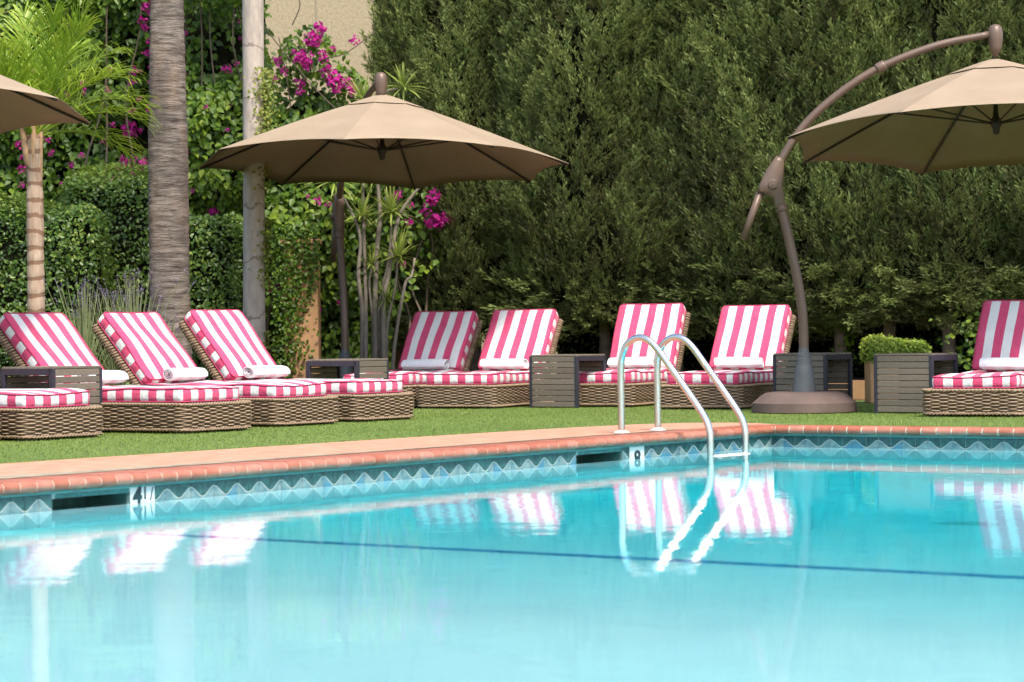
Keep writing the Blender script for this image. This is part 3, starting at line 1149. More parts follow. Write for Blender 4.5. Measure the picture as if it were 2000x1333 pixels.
# ------------------------------------------------------------------ cantilever umbrellas
def mat_canvas():
    m, nt, b = new_mat("tan_canvas")
    v = coords(nt, "Object")
    n1 = noise(nt, v, 3, 3)
    c = ramp(nt, n1, [(0.3, (0.270, 0.205, 0.142)), (0.7, (0.302, 0.232, 0.164))])
    link(nt, c, b.inputs["Base Color"])
    b.inputs["Roughness"].default_value = 0.9
    b.inputs["Specular IOR Level"].default_value = 0.1
    h = math_n(nt, 'ADD', noise(nt, v, 300, 2), math_n(nt, 'MULTIPLY', noise(nt, v, 5, 2), 2.0))
    bump(nt, b, h, 0.25, 0.004)
    tr = node(nt, "ShaderNodeBsdfTranslucent")
    tr.inputs["Color"].default_value = (0.42, 0.22, 0.09, 1)
    mx = node(nt, "ShaderNodeMixShader")
    mx.inputs[0].default_value = 0.03
    link(nt, b.outputs[0], mx.inputs[1])
    link(nt, tr.outputs[0], mx.inputs[2])
    link(nt, mx.outputs[0], nt.nodes["Material Output"].inputs["Surface"])
    return m
m_canvas = mat_canvas()
m_bronze = simple("bronze_powder_coat", (0.125, 0.082, 0.060), 0.42, 0.15, var=0.1, scale=5)
m_rib = simple("dark_rib", (0.028, 0.02, 0.016), 0.5)
m_umb_base = simple("cast_umbrella_base", (0.115, 0.078, 0.064), 0.75, var=0.15, scale=4, bstr=0.3, bscale=120)
m_skirt = simple("grey_skirt", (0.088, 0.094, 0.096), 0.5, var=0.12)
CR = 2.02
def panel_mesh(name, r0, r1, z0, z1, sag=0.035, scallop=0.05, lift=0.045):
    """one of eight panels; its centre line points along +x; z drops from z0 at r0 to z1 at r1 (corner radii)"""
    nu, nv = 8, 8
    V, F = [], []
    h = PI / 8
    for i in range(nv + 1):
        t = i / nv
        r_ = r0 + (r1 - r0) * t
        z = z0 + (z1 - z0) * (t ** 1.08)
        A = Vector((r_ * math.cos(-h), r_ * math.sin(-h), z))
        B = Vector((r_ * math.cos(h), r_ * math.sin(h), z))
        for j in range(nu + 1):
            u = j / nu
            p = A.lerp(B, u)
            bulge = 4 * u * (1 - u)
            p.z -= sag * bulge * math.sin(PI * min(1, t * 1.0)) * (0.4 + 0.6 * t)
            p.x -= scallop * bulge * t ** 3
            p.z += lift * bulge * t ** 3
            V.append(p)
    for i in range(nv):
        for j in range(nu):
            a = i * (nu + 1) + j
            F.append((a, a + nu + 1, a + nu + 2, a + 1))
    # give the cloth thickness and a hem
    n_ = len(V)
    V2 = [p + Vector((0, 0, -0.004)) for p in V]
    F2 = [tuple(n_ + k for k in q[::-1]) for q in F]
    e_ = [nv * (nu + 1) + j for j in range(nu + 1)]
    for a, b in zip(e_, e_[1:]):
        F.append((a, a + n_, b + n_, b))
    me = pymesh(name, V + V2, F + F2, True)
    me.materials.append(m_canvas)
    return me
PANEL = panel_mesh("canopy_panel", 0.30, CR, 0.66, 0.0)
VENT = panel_mesh("vent_panel", 0.02, 0.45, 0.775, 0.622, 0.0, 0.0, 0.0)
RIB = None
def rib_mesh():
    mb = MB()
    h = 0.0
    pts = []
    for i in range(9):
        t = i / 8
        r_ = 0.06 + (CR - 0.02 - 0.06) * t
        tt = max(0.0, (r_ - 0.30) / (CR - 0.30))
        z = (0.66 - 0.66 * tt ** 1.08 if r_ > 0.3 else 0.66 + (0.30 - r_) * 0.36) - 0.022
        pts.append((r_, 0, z))
    mb.tube(pts, 0.011, 6)
    return mb.mesh("rib", True)
RIB = rib_mesh(); RIB.materials.append(m_rib)
tt = (1.02 - 0.30) / (CR - 0.30)
STRUT = MB().tube([(0.05, 0, 0.17), (1.02, 0, 0.66 - 0.66 * tt ** 1.08 - 0.03)], 0.009, 6).mesh("strut", True)
STRUT.materials.append(m_rib)
HUB = MB().lathe([(0.012, 0.06), (0.03, 0.075), (0.034, 0.12), (0.05, 0.15), (0.055, 0.20), (0.03, 0.225), (0.022, 0.30), (0.022, 0.78)], 14).mesh("canopy_hub", True)
HUB.materials.append(m_rib)
# frame, in local (r, z): mast, joint, stub, arm
CANX, CANZ = 1.80, 2.52
def rz(pts):
    return [(r_, 0.0, z) for r_, z in pts]
MAST = MB().tube(smooth_path(rz([(0, 0.42), (0, 0.8), (-0.025, 1.08), (-0.085, 1.42), (-0.145, 1.70), (-0.205, 1.97)]), 6), 0.045, 16).mesh("mast", True)
ARM = MB().tube(smooth_path(rz([(-0.205, 2.33), (-0.06, 2.56), (0.115, 2.765), (0.40, 3.00), (0.74, 3.205), (1.25, 3.395), (1.74, 3.49)]), 8), [0.039 - 0.006 * min(1, i / 48) for i in range(49)], 16).mesh("arm", True)
STUB = MB().tube(rz([(-0.385, 2.06), (-0.47, 1.84), (-0.545, 1.62)]), [0.034, 0.034, 0.034], 14).mesh("stub_handle", True)
def joint_mesh():
    """flat Y casting with rounded edges"""
    o = [(-0.235, 2.395), (-0.165, 2.35), (-0.165, 2.24), (-0.182, 2.12), (-0.158, 1.93), (-0.245, 1.905), (-0.262, 1.995), (-0.305, 2.035), (-0.345, 2.040), (-0.415, 2.065), (-0.385, 2.15), (-0.325, 2.27)]
    c = Vector((-0.27, 0, 2.12))
    V, F = [], []
    for y, k in ((-0.054, 0.86), (-0.040, 1.0), (0.040, 1.0), (0.054, 0.86)):
        for r_, z in o:
            V.append((c.x + (r_ - c.x) * k, y, c.z + (z - c.z) * k))
    n_ = len(o)
    for i in range(3):
        for j in range(n_):
            l = (j + 1) % n_
            F.append((i * n_ + j, i * n_ + l, (i + 1) * n_ + l, (i + 1) * n_ + j))
    F.append(tuple(range(n_))[::-1])
    F.append(tuple(3 * n_ + j for j in range(n_)))
    return auto_smooth(pymesh("joint", V, F), 60)
JOINT = joint_mesh()
def disc_y(r_, y0, y1, cx, cz, seg=20, bev=0.01):
    V, F = [], []
    s = 1 if y1 > y0 else -1
    for rr, y in ((r_, y0), (r_, y1 - s * bev), (r_ - bev, y1), (r_ * 0.45, y1), (r_ * 0.40, y1 + s * 0.006), (0.002, y1 + s * 0.008)):
        for k in range(seg):
            a = 2 * PI * k / seg
            V.append((cx + rr * math.cos(a), y, cz + rr * math.sin(a)))
    for i in range(5):
        for k in range(seg):
            l = (k + 1) % seg
            F.append((i * seg + k, i * seg + l, (i + 1) * seg + l, (i + 1) * seg + k))
    return V, F
mb = MB()
for s in (-1, 1):
    mb.put(*disc_y(0.046, s * 0.052, s * 0.078, -0.272, 2.125))
KNOB = auto_smooth(mb.mesh("pivot_knob"), 40)
def ring(p, d, r_, half, seg=14):
    d = Vector(d).normalized()
    return MB().tube([Vector(p) - d * half, Vector(p) - d * half * 0.6, Vector(p) + d * half * 0.6, Vector(p) + d * half], [r_ * 0.93, r_, r_, r_ * 0.93], seg)
COLLAR = ring((0.74, 0, 3.205), (0.5, 0, 0.26), 0.050, 0.045).mesh("arm_collar", True)
COLLAR2 = ring((-0.188, 0, 1.905), (-0.2, 0, 0.9), 0.055, 0.03).mesh("mast_collar", True)
CAP = MB().lathe([(0.001, 3.585), (0.035, 3.578), (0.060, 3.555), (0.070, 3.50), (0.068, 3.44), (0.056, 3.37), (0.050, 3.33), (0.030, 3.318), (0.025, 3.28)], 18, True, (CANX, 0)).mesh("arm_cap", True)
BASE = auto_smooth(MB().lathe([(0.46, 0.0), (0.49, 0.012), (0.485, 0.095), (0.462, 0.112), (0.405, 0.162), (0.36, 0.186), (0.30, 0.196), (0.001, 0.198)], 48, False).mesh("umbrella_base"), 25)
SKIRT = auto_smooth(MB().lathe([(0.115, 0.19), (0.108, 0.24), (0.092, 0.36), (0.078, 0.435), (0.076, 0.44), (0.074, 0.446), (0.074, 0.50), (0.068, 0.508), (0.066, 0.545), (0.050, 0.56), (0.046, 0.60)], 28, True).mesh("base_skirt"), 30)
for me in (MAST, ARM, STUB, JOINT, KNOB, COLLAR, COLLAR2, CAP): me.materials.append(m_bronze)
BASE.materials.append(m_umb_base); SKIRT.materials.append(m_skirt)
def umbrella(x, y, deg, phi, label, tilt=(0, 0), canz=CANZ, dz=0.0):
    a = R(deg)
    o = thing("cantilever_umbrella", label, "umbrella", (x, y, 0), a, "tan cantilever umbrellas")
    for nm, me in (("umbrella_base", BASE), ("base_skirt", SKIRT), ("mast", MAST), ("joint", JOINT), ("pivot_knob", KNOB), ("stub_handle", STUB), ("mast_collar", COLLAR2), ("arm", ARM), ("arm_collar", COLLAR), ("arm_cap", CAP)):
        add(nm, me, o)
    rot = Matrix.Rotation(R(phi) - a, 4, 'Z')
    # tilt is given in world x, y; turn it into the umbrella's own frame
    tw = Matrix.Rotation(-a, 4, 'Z') @ Matrix.Rotation(tilt[0], 4, 'X') @ Matrix.Rotation(tilt[1], 4, 'Y') @ Matrix.Rotation(a, 4, 'Z')
    C0 = Matrix.Translation((CANX, 0, canz)) @ tw
    for k in range(8):
        q = Matrix.Rotation(R(phi) - a + PI / 4 * k, 4, 'Z')
        h = Matrix.Rotation(PI / 8, 4, 'Z')
        for nm, me, m_ in (("canopy_panel", PANEL, q @ h), ("vent_panel", VENT, q @ h), ("rib", RIB, q), ("strut", STRUT, q)):
            p = add(nm, me, o)
            p.matrix_local = C0 @ m_
    p = add("canopy_hub", HUB, o)
    p.matrix_local = C0
    return o
umbrella(2.715, 24.85, -3, 11, "tan cantilever umbrella at right, curved arm over its canopy and thick round brown base", (R(-5.0), 0), 2.50)
umbrella(-1.90, 30.35, -73, -8, "tan cantilever umbrella in the middle, full octagonal canopy in view", (R(-4.0), R(1.0)), 2.58)
umbrella(-7.10, 21.60, -10, 22.5, "tan cantilever umbrella at the left edge, only one canopy corner in view", (R(-2.5), 0), 2.58)

# ================================================================== garden behind the loungers
m_stucco = simple("tan_stucco", (0.42, 0.235, 0.115), 0.9, var=0.16, scale=2.5, bstr=0.5, bscale=70)
m_beige = simple("beige_stucco", (0.325, 0.265, 0.165), 0.9, var=0.22, scale=30, bstr=0.9, bscale=22)
m_bark = simple("cypress_bark", (0.125, 0.095, 0.072), 0.95, var=0.35, scale=10, bstr=0.9, bscale=30)

def wall_box(name, lo, hi, mat, label, cat, parts=()):
    o = thing(name, label, cat, (0, 0, 0))
    add("wall", MB().box(lo, hi, 0.01).mesh("wall"), o, mat)
    for nm, a, b, m_ in parts:
        add(nm, MB().box(a, b, 0.004).mesh(nm), o, m_)
    return o
wall_box("building", (-16, 38.0, 0), (9, 38.4, 9.0), m_beige, "beige stucco building wall rising behind the bougainvillea", "building",
         [("panel_joint", (-2.745, 37.992, 0.02), (-2.72, 37.999, 8.98), simple("joint_grey", (0.26, 0.22, 0.15), 0.9)),
          ("parapet_cap", (-16.05, 37.9, 9.0), (9.05, 38.5, 9.12), m_beige)])
wall_box("garden_wall", (-13, 33.5, 0), (-0.9, 33.75, 2.35), m_stucco, "tan stucco garden wall mostly buried under vines", "wall",
         [("coping_cap", (-13, 33.44, 2.35), (-0.9, 33.81, 2.43), m_stucco)])
wall_box("pier", (-2.72, 31.85, 0), (-2.31, 32.3, 1.86), m_stucco, "tan stucco pier overgrown with creeper left of the middle umbrella pole", "pier",
         [("pier_cap", (-2.75, 31.82, 1.86), (-2.28, 32.33, 1.92), m_stucco)])

# low retaining wall and raised bed along the cypresses
dW = Vector((0.834, -0.552, 0))
nW = Vector((0.552, 0.834, 0))
W0 = Vector((3.60, 29.05, 0))
def wpt(t, d, z): 
    p = W0 + dW * t + nW * d
    return (p.x, p.y, z)
mb = MB()
q = [wpt(t, d, z) for t in (-4.6, 8) for d in (0, 0.16) for z in (0, 0.215)]
mb.put(q, [(0, 1, 5, 4), (2, 6, 7, 3), (0, 4, 6, 2), (1, 3, 7, 5), (0, 2, 3, 1), (4, 5, 7, 6)])
rw = thing("retaining_wall", "low tan retaining wall under the cypresses, behind the right umbrella base", "wall")
add("wall", auto_smooth(mb.mesh("wall"), 20), rw, m_stucco)
add("raised_bed", pymesh("raised_bed", [wpt(-4.6, 0.161, 0.18), wpt(8, 0.161, 0.18), wpt(8, 5, 0.30), wpt(-4.6, 5, 0.30)], [(0, 1, 2, 3)]), mat=m_soil, kind="structure")

# ------------------------------------------------------------------ cypresses
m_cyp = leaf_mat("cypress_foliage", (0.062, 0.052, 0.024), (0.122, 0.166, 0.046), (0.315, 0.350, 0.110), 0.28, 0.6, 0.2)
m_core = simple("dark_foliage_fill", (0.010, 0.011, 0.006), 1.0, var=0.4, scale=9, spec=0.0)  # near-black fill that stands in for shade deep in the foliage
def spray_template(seed, n_=10):
    q = np.random.default_rng(seed)
    V, F, T = [], [], []
    for i in range(n_):
        t = (i + 0.5) / n_
        a = q.uniform(0, 2 * PI)
        spread = 0.55 * (1 - 0.75 * t) + 0.12
        d = np.array([math.cos(a) * spread, 1.0, math.sin(a) * spread])
        d /= np.linalg.norm(d)
        p = np.array([0.05 * q.normal(), t * 0.72, 0.05 * q.normal()])
        L, w = q.uniform(0.28, 0.46), q.uniform(0.04, 0.07)
        sd = np.cross(d, q.normal(size=3)); sd /= np.linalg.norm(sd)
        b = len(V)
        V += [p - sd * w * 0.4, p + d * L * 0.45 - sd * w, p + d * L, p + d * L * 0.45 + sd * w]
        F.append((b, b + 1, b + 2, b + 3))
        T += [-0.16, -0.02, 0.16 + 0.1 * t, -0.02]
    return np.array(V), np.array(F), np.array(T)
SPRAYS = [spray_template(s) for s in (1, 2, 3)]
def cypress_crown(seed, R0, zb, ztop, n_):
    """plumes of upright sprays spread over an uneven column"""
    q = np.random.default_rng(seed)
    z = zb + (ztop - zb) * q.uniform(0, 1, n_)
    # mostly the half that faces the lawn, thinner behind
    th = np.where(q.uniform(size=n_) < 0.88, q.uniform(-PI * 1.05, PI * 0.05, n_), q.uniform(0, PI, n_))
    rad = R0 * (0.74 + 0.26 * np.clip((z - zb) / 0.9, 0, 1))
    u = np.stack([np.cos(th), np.sin(th), z * 0], 1)
    zz = np.stack([z * 0, z * 0, z], 1)
    p0 = u * rad[:, None] + zz
    lump = waves(p0 * np.array([1, 1, 0.55]), 3.6, seed * 7 + 1)
    lump2 = waves(p0 * np.array([1, 1, 0.6]), 8.0, seed * 7 + 2)
    rr = rad * (0.90 + 0.20 * lump + 0.15 * lump2) - np.abs(q.normal(0, 0.07, n_))
    keep = (lump2 + 0.6 * lump + q.normal(0, 0.6, n_)) > -1.25
    p = u * rr[:, None] + zz
    ax = u * q.uniform(0.10, 0.50, (n_, 1)) + np.array([0, 0, 1.0]) + q.normal(0, 0.15, (n_, 3))
    low = (z < zb + 0.55)[:, None]
    ax = np.where(low & (q.uniform(size=(n_, 1)) < 0.6), ax - np.array([0, 0, 0.9]) + u * 0.5, ax)
    ax /= np.linalg.norm(ax, axis=1)[:, None]
    hue = waves(p0, 1.7, seed * 7 + 3)
    tone = 0.32 + 0.15 * hue + 0.08 * lump2 + q.normal(0, 0.10, n_)
    tone = np.where(q.uniform(size=n_) < 0.07 + 0.10 * (hue < -0.6), 0.06, tone)      # dead brown sprays
    L = q.uniform(0.20, 0.50, n_)
    p, ax, u, tone, L = p[keep], ax[keep], u[keep], tone[keep], L[keep]
    m_, per = len(p), 17
    t = np.tile((np.arange(per) + 0.3) / per, (m_, 1)) + q.normal(0, 0.04, (m_, per))
    fr0 = frames(ax, None, q)
    a = q.uniform(0, 2 * PI, (m_, per))
    ro = ((1 - t) * 0.20 + 0.03) * L[:, None] * q.uniform(0.5, 1.2, (m_, per))
    off = fr0[:, None, :, 0] * (np.cos(a) * ro)[..., None] + fr0[:, None, :, 1] * (np.sin(a) * ro)[..., None]
    P = (p[:, None, :] + ax[:, None, :] * (t * L[:, None])[..., None] + off).reshape(-1, 3)
    A = (ax[:, None, :] + off / (L[:, None, None] * 0.55) * (1.15 - t)[..., None] + q.normal(0, 0.15, (m_, per, 3))).reshape(-1, 3)
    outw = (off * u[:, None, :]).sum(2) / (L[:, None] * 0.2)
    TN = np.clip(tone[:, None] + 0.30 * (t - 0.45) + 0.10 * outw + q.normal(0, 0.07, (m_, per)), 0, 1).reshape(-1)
    S = (np.repeat(L[:, None], per, 1) * q.uniform(0.22, 0.42, (m_, per))).reshape(-1)
    parts = []
    for k, (tv, tf, tt) in enumerate(SPRAYS):
        sel = np.arange(len(P)) % 3 == k
        fr = frames(A[sel], None, q)[:, :, [0, 2, 1]]          # template runs along y
        parts.append(scatter(tv, tf, P[sel], fr, S[sel], TN[sel], tt))
    v, f, t = join(parts)
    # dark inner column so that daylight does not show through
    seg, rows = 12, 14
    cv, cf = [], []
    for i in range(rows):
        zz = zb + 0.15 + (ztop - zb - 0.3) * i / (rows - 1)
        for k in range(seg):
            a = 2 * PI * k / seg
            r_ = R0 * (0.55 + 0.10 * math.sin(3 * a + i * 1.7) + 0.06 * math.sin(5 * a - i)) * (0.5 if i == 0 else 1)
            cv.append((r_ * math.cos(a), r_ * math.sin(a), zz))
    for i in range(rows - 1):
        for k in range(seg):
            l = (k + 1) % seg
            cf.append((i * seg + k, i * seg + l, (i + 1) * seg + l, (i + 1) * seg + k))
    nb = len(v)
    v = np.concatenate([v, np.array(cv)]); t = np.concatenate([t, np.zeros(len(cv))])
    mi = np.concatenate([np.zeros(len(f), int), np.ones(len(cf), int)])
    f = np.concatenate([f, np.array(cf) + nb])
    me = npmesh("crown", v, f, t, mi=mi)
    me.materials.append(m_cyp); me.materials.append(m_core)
    return me
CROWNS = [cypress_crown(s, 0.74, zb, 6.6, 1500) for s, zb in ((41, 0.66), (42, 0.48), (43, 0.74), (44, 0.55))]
def trunk_mesh(seed, r0):
    q = np.random.default_rng(seed)
    mb = MB()
    pts = smooth_path([(0, 0, 0.0), (0.01, 0, 0.5), (q.normal() * 0.03, 0, 1.2), (q.normal() * 0.05, 0, 2.2), (0, 0, 4.5)], 4)
    mb.tube(pts, [r0 * (1.25 if i == 0 else 1.0) * (1 - 0.6 * i / (len(pts) - 1)) for i in range(len(pts))], 10)
    for k in range(9):
        z = q.uniform(0.75, 2.2)
        a = q.uniform(-PI, 0)
        d = Vector((math.cos(a), math.sin(a), q.uniform(0.5, 1.3)))
        mb.tube([(0, 0, z), d * 0.25 + Vector((0, 0, z)), d * 0.40 + Vector((0, 0, z + 0.06))], [r0 * 0.28, r0 * 0.2, r0 * 0.08], 5)
    me = mb.mesh("trunk", True)
    me.materials.append(m_bark)
    return me
TRUNKS = [trunk_mesh(s, 0.085) for s in (5, 6, 7)]
CYP = [(-1.02, 32.90, 0, 0.60, "leftmost cypress of the tall hedge, its edge against the beige building"),
       (-0.45, 32.45, 1, 0.95, "cypress directly behind the right half of the middle umbrella canopy"),
       (0.33, 31.95, 2, 1.0, "cypress rising right of the middle umbrella, behind two loungers"),
       (1.09, 31.45, 3, 1.0, "cypress whose bare trunk stands behind the middle slatted table"),
       (1.90, 30.90, 0, 1.0, "cypress rising straight behind the most upright lounger backrest"),
       (2.75, 30.33, 1, 1.0, "cypress behind the hub of the right umbrella's bent pole"),
       (3.65, 29.73, 2, 1.0, "cypress with an ivied pale trunk behind the right umbrella base"),
       (4.16, 29.50, 3, 0.8, "slim cypress just behind the small clipped planter hedge"),
       (4.74, 29.02, 0, 0.95, "cypress with a pale trunk right of the small clipped planter hedge"),
       (5.26, 28.95, 1, 0.9, "cypress with a long bare trunk above the right-edge lounger"),
       (5.95, 28.25, 2, 1.0, "cypress at the right edge of the hedge, cut by the frame")]
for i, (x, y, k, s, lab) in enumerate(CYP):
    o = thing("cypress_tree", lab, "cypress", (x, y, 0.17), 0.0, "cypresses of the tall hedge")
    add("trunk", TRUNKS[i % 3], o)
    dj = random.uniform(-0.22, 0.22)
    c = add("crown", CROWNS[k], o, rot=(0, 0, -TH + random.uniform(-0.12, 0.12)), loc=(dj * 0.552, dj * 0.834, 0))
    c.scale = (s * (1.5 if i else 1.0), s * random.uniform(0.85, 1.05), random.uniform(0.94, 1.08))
    if i == 9:
        c.location.z = 0.55

# ------------------------------------------------------------------ bougainvillea over the wall
m_boug = leaf_mat("bougainvillea_leaf", (0.022, 0.060, 0.008), (0.105, 0.190, 0.018), (0.29, 0.37, 0.035), 0.36, 0.42, 0.35)
m_bract = leaf_mat("magenta_bract", (0.30, 0.012, 0.10), (0.50, 0.018, 0.26), (0.66, 0.06, 0.40), 0.3, 0.6, 0.2)
m_stem = simple("vine_stem", (0.10, 0.075, 0.05), 0.9, var=0.3)
def bract_cluster(seed, n_=26):
    q = np.random.default_rng(seed)
    d = q.normal(size=(n_, 3)); d /= np.linalg.norm(d, axis=1)[:, None]
    p = d * q.uniform(0.45, 1.0, (n_, 1)) * np.array([1, 0.7, 0.9])
    fr = frames(d + q.normal(0, 0.5, (n_, 3)), None, q)
    v, f, t = scatter(LEAF_V, LEAF_F, p, fr, q.uniform(0.55, 0.85, n_), q.uniform(0.2, 0.9, n_))
    me = npmesh("flower_cluster", v, f, t)
    me.materials.append(m_bract)
    return me
BRACTS = [bract_cluster(s, n_) for s, n_ in ((1, 16), (2, 24), (3, 30))]
def vine(name, label, cat, x0, x1, topf, botf, y0, dens, seed, flowers, lsize=(0.07, 0.125), relief=(0.42, 0.16), stems=10, mat=None, grp=None, hole=None, tone0=0.42, backing=0.0):
    q = np.random.default_rng(seed)
    mat = mat or m_boug
    zt = max(topf(x) for x in np.linspace(x0, x1, 30))
    zb = min(botf(x) for x in np.linspace(x0, x1, 30))
    n_ = int((x1 - x0) * (zt - zb) * dens)
    x = q.uniform(x0, x1, n_); z = q.uniform(zb, zt, n_)
    p0 = np.stack([x, x * 0, z], 1)
    edge = 0.12 * waves(p0, 6.0, seed + 3)
    tp = np.array([topf(a) for a in x]); bt = np.array([botf(a) for a in x])
    keep = (z < tp + edge) & (z > bt + edge)
    if hole is not None:
        keep &= ~hole(x, z, q.uniform(size=n_))
    l1 = waves(p0, 2.3, seed); l2 = waves(p0, 6.5, seed + 1)
    dep = q.exponential(0.16, n_)
    y = y0 - relief[0] * l1 - relief[1] * l2 + dep
    keep &= (l2 + 0.6 * l1 + q.normal(0, 0.5, n_)) > -1.05
    p = np.stack([x, y, z], 1)[keep]
    m_ = len(p)
    nr = np.array([0, -1.0, 0.55]) + q.normal(0, 0.48, (m_, 3))
    fr = frames(nr, PI + q.normal(0, 0.7, m_), q)     # tips hang
    tone = np.clip(tone0 + 0.16 * l1[keep] + 0.12 * l2[keep] - 0.5 * dep[keep] + q.normal(0, 0.16, m_), 0, 1)  # leaves deeper in the mass get a darker tone
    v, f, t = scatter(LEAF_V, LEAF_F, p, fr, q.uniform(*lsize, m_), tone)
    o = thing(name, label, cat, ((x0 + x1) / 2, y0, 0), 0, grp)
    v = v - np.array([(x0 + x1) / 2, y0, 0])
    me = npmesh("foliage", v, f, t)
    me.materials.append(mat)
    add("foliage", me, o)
    if backing:      # added dark slab, stands in for the shade behind the leaves
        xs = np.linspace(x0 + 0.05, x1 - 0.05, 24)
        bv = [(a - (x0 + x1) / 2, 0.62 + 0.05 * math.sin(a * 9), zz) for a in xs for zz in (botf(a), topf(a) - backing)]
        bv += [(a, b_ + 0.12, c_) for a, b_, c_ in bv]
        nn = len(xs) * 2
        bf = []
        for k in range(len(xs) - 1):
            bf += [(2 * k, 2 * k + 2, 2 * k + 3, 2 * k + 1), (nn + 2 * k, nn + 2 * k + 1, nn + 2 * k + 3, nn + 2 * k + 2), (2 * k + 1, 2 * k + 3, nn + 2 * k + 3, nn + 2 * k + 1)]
        add("dark_backing", pymesh("dark_backing", bv, bf), o, m_core)
    mb = MB()
    for k in range(stems):
        xx = q.uniform(x0, x1)
        pts = [(xx - (x0 + x1) / 2, 0.3, 0.0)]
        for s in range(1, 7):
            zz = topf(xx) * s / 6.2
            pts.append((pts[-1][0] + q.normal() * 0.12, 0.12 + q.normal() * 0.08, zz))
        mb.tube(smooth_path(pts, 3), [0.022 * (1 - 0.7 * i / 18) for i in range(19)], 5)
    if stems:
        add("stem", mb.mesh("stem", True), o, m_stem)
    for fx, fz, fr_ in flowers:
        pp = np.array([[fx, 0, fz]])
        yy = y0 - relief[0] * waves(pp, 2.3, seed)[0] - relief[1] * waves(pp, 6.5, seed + 1)[0] - 0.16
        c = add("flower_cluster", BRACTS[0 if fr_ < 0.06 else (1 if fr_ < 0.09 else 2)], o, loc=(fx - (x0 + x1) / 2, yy - y0, fz), rot=(random.uniform(-1, 1), random.uniform(-1, 1), random.uniform(0, 6)))
        c.scale = (fr_, fr_, fr_ * 0.95)
    return o
FL1 = [(-4.4, 4.8, 0.1), (-4.5, 4.65, 0.07), (-4.46, 4.56, 0.06), (-4.3, 4.54, 0.06), (-4.44, 4.28, 0.06), (-4.91, 4.07, 0.05), (-4.62, 4.05, 0.07), (-4.35, 4.07, 0.08), (-4.37, 3.88, 0.09), (-4.67, 3.92, 0.06), (-4.72, 3.35, 0.12), (-4.58, 3.34, 0.05), (-4.66, 3.57, 0.06), (-5.02, 3.21, 0.05), (-4.36, 3.23, 0.07), (-4.75, 2.95, 0.07), (-4.64, 2.95, 0.06), (-4.51, 2.88, 0.09), (-4.81, 2.81, 0.07), (-4.89, 2.73, 0.05), (-5.98, 3.13, 0.06), (-5.9, 3.19, 0.05), (-5.92, 2.98, 0.07), (-5.87, 2.9, 0.05), (-5.96, 2.84, 0.06), (-5.42, 3.77, 0.05), (-5.62, 3.05, 0.05)]
FLM = [(-3.42, 4.04, 0.06), (-3.49, 4.06, 0.05), (-3.35, 4.12, 0.05), (-3.62, 2.28, 0.07), (-3.57, 2.3, 0.05)]
FL2 = [(-2.29, 4.44, 0.11), (-2.38, 4.33, 0.11), (-2.31, 4.3, 0.08), (-1.86, 4.3, 0.07), (-2.52, 4.13, 0.1), (-2.44, 4.06, 0.09), (-2.23, 4.17, 0.06), (-2.22, 4.1, 0.07), (-2.79, 4.09, 0.07), (-2.72, 3.97, 0.06), (-2.19, 3.98, 0.07), (-2.26, 3.96, 0.05), (-2.14, 3.88, 0.1), (-2.1, 3.79, 0.1), (-1.98, 3.82, 0.08), (-1.9, 3.74, 0.1), (-2.51, 3.82, 0.08), (-2.53, 3.71, 0.06), (-2.37, 4.15, 0.05), (-2.58, 4.19, 0.05), (-2.42, 3.99, 0.05), (-2.11, 4.21, 0.05), (-2.85, 3.88, 0.06), (-2.79, 1.36, 0.05), (-2.9, 1.33, 0.05), (-2.31, 2.39, 0.06), (-2.19, 2.34, 0.05), (-2.68, 1.6, 0.05)]
FL3 = [(-0.91, 2.4, 0.09), (-0.93, 2.33, 0.08), (-1.01, 2.21, 0.08), (-0.8, 2.13, 0.12), (-0.88, 2.09, 0.11), (-0.74, 2.16, 0.09), (-0.7, 2.09, 0.07), (-0.97, 2.09, 0.07), (-1.39, 2.38, 0.07), (-1.33, 2.42, 0.06), (-1.2, 2.09, 0.06), (-1.18, 2.29, 0.05), (-1.71, 2.26, 0.05), (-1.28, 1.6, 0.05)]
def lerp_f(pts):
    xs, ys = zip(*pts)
    return lambda x: float(np.interp(x, xs, ys))
for k in range(34):      # single small bracts between the big clusters
    FL1.append((random.uniform(-6.2, -4.25), random.uniform(2.6, 4.9), random.uniform(0.032, 0.05)))
for k in range(12):
    FLM.append((random.uniform(-4.1, -3.1), random.uniform(2.2, 4.7), random.uniform(0.03, 0.045)))
    FL2.append((random.uniform(-3.0, -1.7), random.uniform(0.9, 3.9), random.uniform(0.03, 0.045)))
BG = "bougainvillea vines over the garden wall"
vine("bougainvillea", "bougainvillea covering the left wall, magenta clusters left of the thick palm", "bougainvillea", -9.5, -4.15, lerp_f([(-9.5, 6.0), (-4, 5.7)]), lerp_f([(-9, 0.4), (-4, 0.4)]), 32.7, 1000, 51, FL1, grp=BG, stems=14, backing=0.05)
vine("bougainvillea", "bougainvillea between the thick and the slim palm trunks, few flowers", "bougainvillea", -4.25, -2.98, lerp_f([(-4.25, 5.8), (-3, 5.1)]), lerp_f([(-4, 0.4), (-3, 0.3)]), 32.6, 1000, 53, FLM, grp=BG, stems=5, backing=0.05)
vine("bougainvillea", "bougainvillea with big magenta sprays against the beige wall above the middle umbrella", "bougainvillea", -3.1, -1.45, lerp_f([(-3.1, 4.65), (-2.85, 4.2), (-2.6, 4.45), (-2.3, 4.55), (-2.0, 4.2), (-1.8, 3.85), (-1.45, 3.3)]), lerp_f([(-3.1, 0.2), (-1.45, 0.5)]), 32.35, 950, 55, FL2, grp=BG, stems=6, relief=(0.22, 0.12), backing=0.75,
     hole=lambda x, z, u: ((x > -2.62 + 0.12 * (z - 0.6)) & (x < -2.33) & (z < 1.7) & (u < 0.94)) | ((z > 3.7) & (u < 0.35)))
